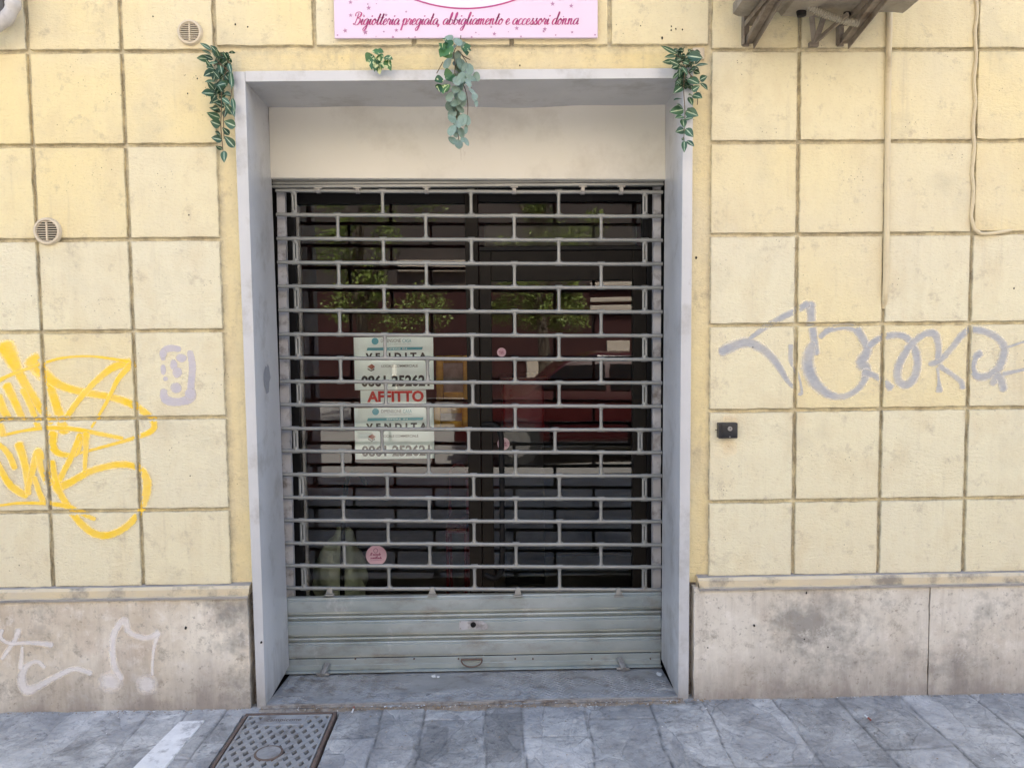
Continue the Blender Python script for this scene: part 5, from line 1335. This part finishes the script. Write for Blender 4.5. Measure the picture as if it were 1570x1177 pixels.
for a, b_, wd in lp3:
    Y = random.uniform(-.11, -.045); L.leaf(C6(*a, Y+.015), C6(*b_, Y-.012), wd*1.12/6.53/345, rn(.35))
for k in range(80):
    y = random.uniform(90, 480); x = 270+random.uniform(-90, 90); an = random.uniform(0, 6.28)
    L.leaf(C6(x, y, -.04), C6(x+math.cos(an)*65, y-math.sin(an)*45+20, -.05), 58/6.5/360, rn(.7), tone=random.uniform(0, .35))
mk('foliage', L.bm, MAT['leaf_striped'], hp, smooth=True)
bm = B()
for pts in ([(265, 290), (200, 180), (100, 100)], [(265, 290), (250, 500), (262, 750), (250, 1010)], [(265, 290), (350, 400), (410, 430)], [(265, 290), (330, 220), (420, 190)], [(370, 480), (390, 600), (385, 660)]): tube(bm, crom([C6(x, y, -.055) for x, y in pts], .01), .0018, 6)
mk('stem', bm, MAT['stem'], hp, smooth=True)
bm = B(); a = P(1063, 72, -.004); b_ = P(1081, 90, -.004); box(bm, a.x, b_.x, .004, .022, b_.z, a.z, .002)
thing('fixing_plate', 'small cream plate on the wall behind the right hanging plant', 'plate', bm, MAT['vent'])
# ---- centre plant; px = 655 + x/6.2, py = 45 + y/6.19
def D6(x, y, Y=-.07): return P(655+x/6.2, 45+y/6.19, Y)
hp = empty('hanging_plant', 'hanging eucalyptus spray with cream and green leaves over the middle of the header', 'plant', D6(260, 400, -.04), group='artificial greenery around the doorway')
L = Leaves()
for x, y, w_, h_ in ((205,90,75,70),(290,120,75,80),(195,320,95,95),(320,330,75,110),(355,360,45,100),(400,380,70,110),(330,460,70,120),(282,490,65,90),(270,570,70,70),(410,460,100,60),(470,450,60,90),(390,510,50,90),(320,540,45,100),(295,660,60,120),(330,630,60,100),(215,640,75,90),(210,730,70,90),(260,700,55,80),(240,800,75,85),(310,755,75,90),(235,850,75,70),(335,860,80,120),(375,860,60,110),(235,960,70,110),(322,980,60,100),(368,950,32,90),(240,1055,72,80),(298,1090,68,90),(340,1050,36,50),(370,1065,36,90),(450,640,50,75),(465,700,32,70),(425,590,34,90),(345,690,50,100),(180,560,60,70),(290,900,50,80)):
    Y = random.uniform(-.12, -.05); an = random.gauss(0, .35)
    dx, dy = math.sin(an)*h_*.5, math.cos(an)*h_*.5
    L.leaf(D6(x-dx, y-dy, Y+.01), D6(x+dx, y+dy, Y-.012), w_*1.12/6.2/345, rn(.4), shape='round', cup=.10)
for k in range(34):
    u = random.random(); x = 285+random.gauss(0, 34)*(1.4-u); y = 150+u*860; an = random.gauss(0, .6); h_ = random.uniform(60, 90)
    L.leaf(D6(x-math.sin(an)*h_*.5, y-math.cos(an)*h_*.5, -.045), D6(x+math.sin(an)*h_*.5, y+math.cos(an)*h_*.5, -.05), 60/6.2/345, rn(.6), shape='round', tone=random.uniform(0, .5))
mk('foliage', L.bm, MAT['leaf_euc'], hp, smooth=True)
L = Leaves()
for a, b_, wd in (((200,130),(140,80),40),((230,150),(120,260),130),((180,200),(110,130),60),((240,220),(150,260),60),((340,190),(415,160),70),((350,170),(380,250),60),((150,470),(70,490),70),((100,520),(130,600),60),((200,440),(250,500),80),((160,430),(240,420),80),((190,520),(150,610),100),((340,200),(420,200),60),((180,110),(235,190),80)):
    Y = random.uniform(-.11, -.07); L.leaf(D6(*a, Y), D6(*b_, Y-.015), wd*1.25/6.2/345, rn(.4), shape='lance')
mk('variegated_foliage', L.bm, MAT['leaf_var'], hp, smooth=True)
bm = B()
for pts in ([(90, 420), (150, 310)], [(260, 430), (265, 330), (250, 240), (270, 180)], [(330, 250), (380, 330), (400, 480), (430, 600), (470, 720)], [(290, 200), (350, 260), (410, 290)], [(270, 430), (300, 600), (280, 800), (300, 1050)], [(300, 440), (370, 600), (385, 790), (345, 1030)], [(315, 110), (320, 60)]): tube(bm, crom([D6(x, y, -.055) for x, y in pts], .01), .0019, 6)
mk('stem', bm, MAT['stem'], hp, smooth=True)
# ---- small tuft; px = 550 + x/21.4, py = 65 + y/21.4
def T6(x, y, Y=-.05): return P(550+x/21.4, 65+y/21.4, Y)
tp = empty('small_leaf_tuft', 'small cream and green artificial leaf tuft on top of the header', 'plant', T6(700, 950, -.03), group='artificial greenery around the doorway')
L = Leaves()
for a, b_, wd in (((700,360),(430,300),320),((560,300),(820,330),280),((480,420),(250,640),420),((500,500),(420,900),300),((620,600),(690,1050),270),((820,500),(1120,560),300),((880,520),(1060,930),260),((640,420),(780,620),300),((760,650),(800,860),200),((560,560),(520,960),200)):
    Y = random.uniform(-.075, -.045); L.leaf(T6(*a, Y), T6(*b_, Y-.012), wd/21.4/360, rn(.3), shape='lance')
mk('foliage', L.bm, MAT['leaf_var'], tp, smooth=True)
bm = B(); tube(bm, crom([T6(700, 1000, -.02), T6(720, 700, -.04), T6(680, 420, -.05)], .01), .002, 6); mk('stem', bm, MAT['stem'], tp)

# ================================================================= MANHOLE COVER
mh = empty('manhole_cover', 'square cast iron drain cover with slanted holes in the pavement left of the doorstep', 'manhole cover', (MHC.x, MHC.y, 0))
h = MHW/2; hy = MHW*.62; bm = B()
for (a, b_) in (((-h-.012, -hy-.012), (h+.012, -hy)), ((-h-.012, hy), (h+.012, hy+.012)), ((-h-.012, -hy), (-h, hy)), ((h, -hy), (h+.012, hy))):
    box(bm, MHC.x+a[0], MHC.x+b_[0], MHC.y+a[1], MHC.y+b_[1], -.03, .003, .001, 1)
mk('outer_frame', bm, MAT['rust'], mh)
bm = B(); box(bm, MHC.x-h, MHC.x+h, MHC.y-hy, MHC.y+hy, -.034, -.026); mk('dark_pit', bm, MAT['pit'], mh)
def lattice(sgn, ztop):
    bm = B(); px_, py_ = .046, .040; d = Vector((px_/2*sgn, py_, 0)); dl_ = d.normalized(); nrm_ = Vector((-dl_.y, dl_.x, 0)); pitch = abs(Vector((px_, 0, 0)).dot(nrm_))
    k = -14
    while k <= 14:
        c = Vector((0, 0, 0))+nrm_*pitch*(k+.5); w2 = pitch*.235
        pts = [c-dl_*.6-nrm_*w2, c+dl_*.6-nrm_*w2, c+dl_*.6+nrm_*w2, c-dl_*.6+nrm_*w2]
        hexa(bm, [(p.x+MHC.x, p.y+MHC.y, ztop) for p in pts]+[(p.x+MHC.x, p.y+MHC.y, -.02) for p in pts]); k += 1
    for nn_, co in (((1, 0, 0), (MHC.x+h-.006, 0, 0)), ((-1, 0, 0), (MHC.x-h+.006, 0, 0)), ((0, 1, 0), (0, MHC.y+hy-.006, 0)), ((0, -1, 0), (0, MHC.y-hy+.006, 0))):
        bmesh.ops.bisect_plane(bm, geom=bm.verts[:]+bm.edges[:]+bm.faces[:], plane_co=co, plane_no=nn_, clear_outer=True)
    return bm
for sgn, z in ((1, .0), (-1, -.0012)): mk('lattice_bars', lattice(sgn, z), MAT['iron'], mh)
bm = B(); e = .014
for (a, b_) in (((-h+.004, -hy+.004), (h-.004, -hy+e)), ((-h+.004, hy-e), (h-.004, hy-.004)), ((-h+.004, -hy+e), (-h+e, hy-e)), ((h-e, -hy+e), (h-.004, hy-e))):
    box(bm, MHC.x+a[0], MHC.x+b_[0], MHC.y+a[1], MHC.y+b_[1], -.02, .0012, .001, 1)
mk('cover_edge', bm, MAT['iron'], mh)
bm = B(); box(bm, MHC.x-h*.62, MHC.x+h*.42, MHC.y+hy-e-.075, MHC.y+hy-e, -.02, .002, .002, 1); npl = mk('name_plate', bm, MAT['iron'], mh)
o = text_mesh('campicone', 0, 1, 0, 1, 0, MAT['rust'], npl)
for v in o.data.vertices:
    v.co = Vector((MHC.x-h*.48+v.co.x*h*.8, MHC.y+hy-e-.056+v.co.z*.034, .0028))
bm = B(); n = 36
def discz(bm, c, r, z0, z1, n=36):
    a = [bm.verts.new((c.x+r*math.cos(2*math.pi*k/n), c.y+r*math.sin(2*math.pi*k/n), z1)) for k in range(n)]; b2 = [bm.verts.new((v.co.x, v.co.y, z0)) for v in a]
    bm.faces.new(a); bm.faces.new(b2[::-1])
    for k in range(n): bm.faces.new((a[k], b2[k], b2[(k+1) % n], a[(k+1) % n]))
cc = G(412, 1154); discz(bm, cc, .054, -.02, .0022); bmesh.ops.recalc_face_normals(bm, faces=bm.faces[:]); mk('hub_ring', bm, MAT['rust'], mh)
bm = B(); discz(bm, cc, .045, .0022, .0034); bmesh.ops.recalc_face_normals(bm, faces=bm.faces[:]); mk('hub', bm, MAT['iron'], mh)

# ================================================================= ACROSS THE STREET (seen only mirrored in the glass)
fb = empty('opposite_building', 'sunlit warm rendered building across the street mirrored in the shop glass', 'building', (0, -15, 0))
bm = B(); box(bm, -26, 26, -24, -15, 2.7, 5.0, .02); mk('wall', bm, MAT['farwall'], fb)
bm = B(); box(bm, -26, 26, -24, -14.96, 5.002, 12.5, .02); mk('upper_bounce_wall', bm, MAT['farup'], fb)  # unseen upper storeys, made tall and pale to bounce warm light
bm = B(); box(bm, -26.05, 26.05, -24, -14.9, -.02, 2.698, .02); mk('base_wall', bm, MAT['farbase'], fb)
for pa, pb_, nm in (((608, 398), (716, 415), 'cornice'), ((905, 433), (1010, 447), 'cornice'), ((905, 456), (1010, 462), 'cornice'), ((905, 468), (1010, 482), 'cornice'), ((932, 522), (966, 600), 'pale_pier'), ((806, 545), (848, 600), 'pale_pier'), ((600, 560), (608, 600), 'pale_pier')):
    a, b_ = P(*pa, 15.94), P(*pb_, 15.94); bm = B(); box(bm, a.x, b_.x, -15.1, -14.8, b_.z, a.z, .02); mk(nm, bm, MAT['farup'], fb)
for k in range(-6, 7):
    for z0, z1 in ((1.0, 2.4), (5.6, 7.4), (9.0, 10.8)):
        x = k*3.7+1.2; bm = B(); box(bm, x-.55, x+.55, -15.02, -14.96, z0, z1, .01)
        for q in range(14): zz = z0+.06+(z1-z0-.12)*q/13; bar_between(bm, (x-.50, -14.945, zz), (x+.50, -14.945, zz), .03, .05)
        wn = mk('shuttered_window', bm, MAT['farshut'], fb); bm = B(); box(bm, x-.65, x+.65, -14.98, -14.85, z0-.10, z0-.02, .01); mk('sill', bm, MAT['farpave'], wn)
def tree(x, y, h, label, cr, seed):
    rt = random.Random(seed); t = empty('street_tree', label, 'tree', (x, y, 0), group='trees across the street mirrored in the glass')
    bm = B(); tube(bm, crom([(x, y, -.05), (x+.05, y, 1.2), (x-.05, y+.05, 2.4), (x+.1, y, h*.8)], .2), [.13-.004*i for i in range(len(crom([(x, y, -.05), (x+.05, y, 1.2), (x-.05, y+.05, 2.4), (x+.1, y, h*.8)], .2)))], 12)
    limbs = []
    for k in range(9):
        a = rt.uniform(0, 6.28); z = rt.uniform(1.9, h*.7); e_ = Vector((x+math.cos(a)*cr*.8, y+math.sin(a)*cr*.7, z+rt.uniform(.5, 1.3))); tube(bm, [(x, y, z), e_], [.045, .012], 8); limbs.append(e_)
    mk('trunk', bm, MAT['bark'], t, smooth=True)
    bm = B(); cl = [(Vector((x+rt.gauss(0, cr*.5), y+rt.gauss(0, cr*.45), rt.uniform(1.75, h))), rt.uniform(.16, .38)) for _ in range(40)]
    for c, r in cl:
        for q in range(330):
            d = Vector((rt.gauss(0, 1), rt.gauss(0, 1), rt.gauss(0, 1))).normalized()*r*rt.random()**.4; p = c+d
            if p.z < 1.6: continue
            s_ = rt.uniform(.018, .038); u = Vector((rt.gauss(0, 1), rt.gauss(0, 1), rt.gauss(0, .6))).normalized(); v = u.cross(Vector((rt.gauss(0, 1), rt.gauss(0, 1), 1))).normalized()
            bm.faces.new([bm.verts.new(p+u*s_*i+v*s_*.6*j) for i, j in ((-1, 0), (0, -1), (1, 0), (0, 1))])
    mk('crown', bm, MAT['foliage'], t)
tree(-2.2, -8.6, 5.2, 'leafy street tree mirrored in the left window', 1.05, 4)
tree(.8, -9.2, 4.9, 'leafy street tree mirrored in the door glass', .9, 9)
# parked car
car = empty('parked_car', 'dark maroon car parked behind the viewer, mirrored in the door glass', 'car', (1.6, -6.4, -.13))
def carshell():
    x0, L_ = -.55, 4.2; prof = [(0, .30), (.02, .62), (.10, .78), (.95, .92), (1.45, 1.36), (1.9, 1.46), (2.9, 1.44), (3.55, 1.0), (4.08, .95), (4.2, .66), (4.18, .30)]
    bm = B(); rows = []
    for (x, z) in prof:
        w_ = .84 if z < 1.0 else .84-.22*(z-1.0)/.46
        rows.append([(x0+x, -6.4-w_, z-.13), (x0+x, -6.4+w_, z-.13)])
    n = len(prof); vs = [[bm.verts.new(p) for p in r_] for r_ in rows]
    for k in range(n): bm.faces.new((vs[k][0], vs[k][1], vs[(k+1) % n][1], vs[(k+1) % n][0]))
    bm.faces.new([v[0] for v in vs]); bm.faces.new([v[1] for v in vs][::-1]); bmesh.ops.recalc_face_normals(bm, faces=bm.faces[:])
    bmesh.ops.bevel(bm, geom=bm.edges[:], offset=.05, segments=3, affect='EDGES', profile=.5); return bm
mk('body', carshell(), MAT['carpaint'], car, smooth=True)
bm = B()
for pts in ([(.62, 1.0), (1.02, 1.30), (1.55, 1.32), (1.55, .98)], [(1.62, .98), (1.62, 1.32), (2.3, 1.30), (2.75, .98)]):
    hexa(bm, [(x-.13, -6.4+.845-(z-1.0)*.30+.012 if z > 1 else -6.4+.852, z-.13) for x, z in pts]+[(x-.13, -6.4+.75, z-.13) for x, z in pts])
mk('side_window', bm, MAT['cargl'], car)
for x in (.25, 2.85):
    for s_ in (-1, 1):
        bm = B(); lathe_y(bm, (x, -6.4+s_*.80, .19), [(.0, -.1), (.30, -.1), (.325, -.06), (.325, .06), (.30, .1), (0, .1)], 28); wh = mk('wheel', bm, MAT['tyre'], car, smooth=True)
        bm = B(); lathe_y(bm, (x, -6.4+s_*.80, .19), [(.0, .115*s_), (.19, .11*s_), (.20, .09*s_)], 24); mk('rim', bm, MAT['chrome'], wh, smooth=True)
for s_ in (-.55, .55): bm = B(); box(bm, -.575, -.50, -6.4+s_-.17, -6.4+s_+.17, .48, .62, .02); mk('headlight', bm, MAT['chrome'], car)
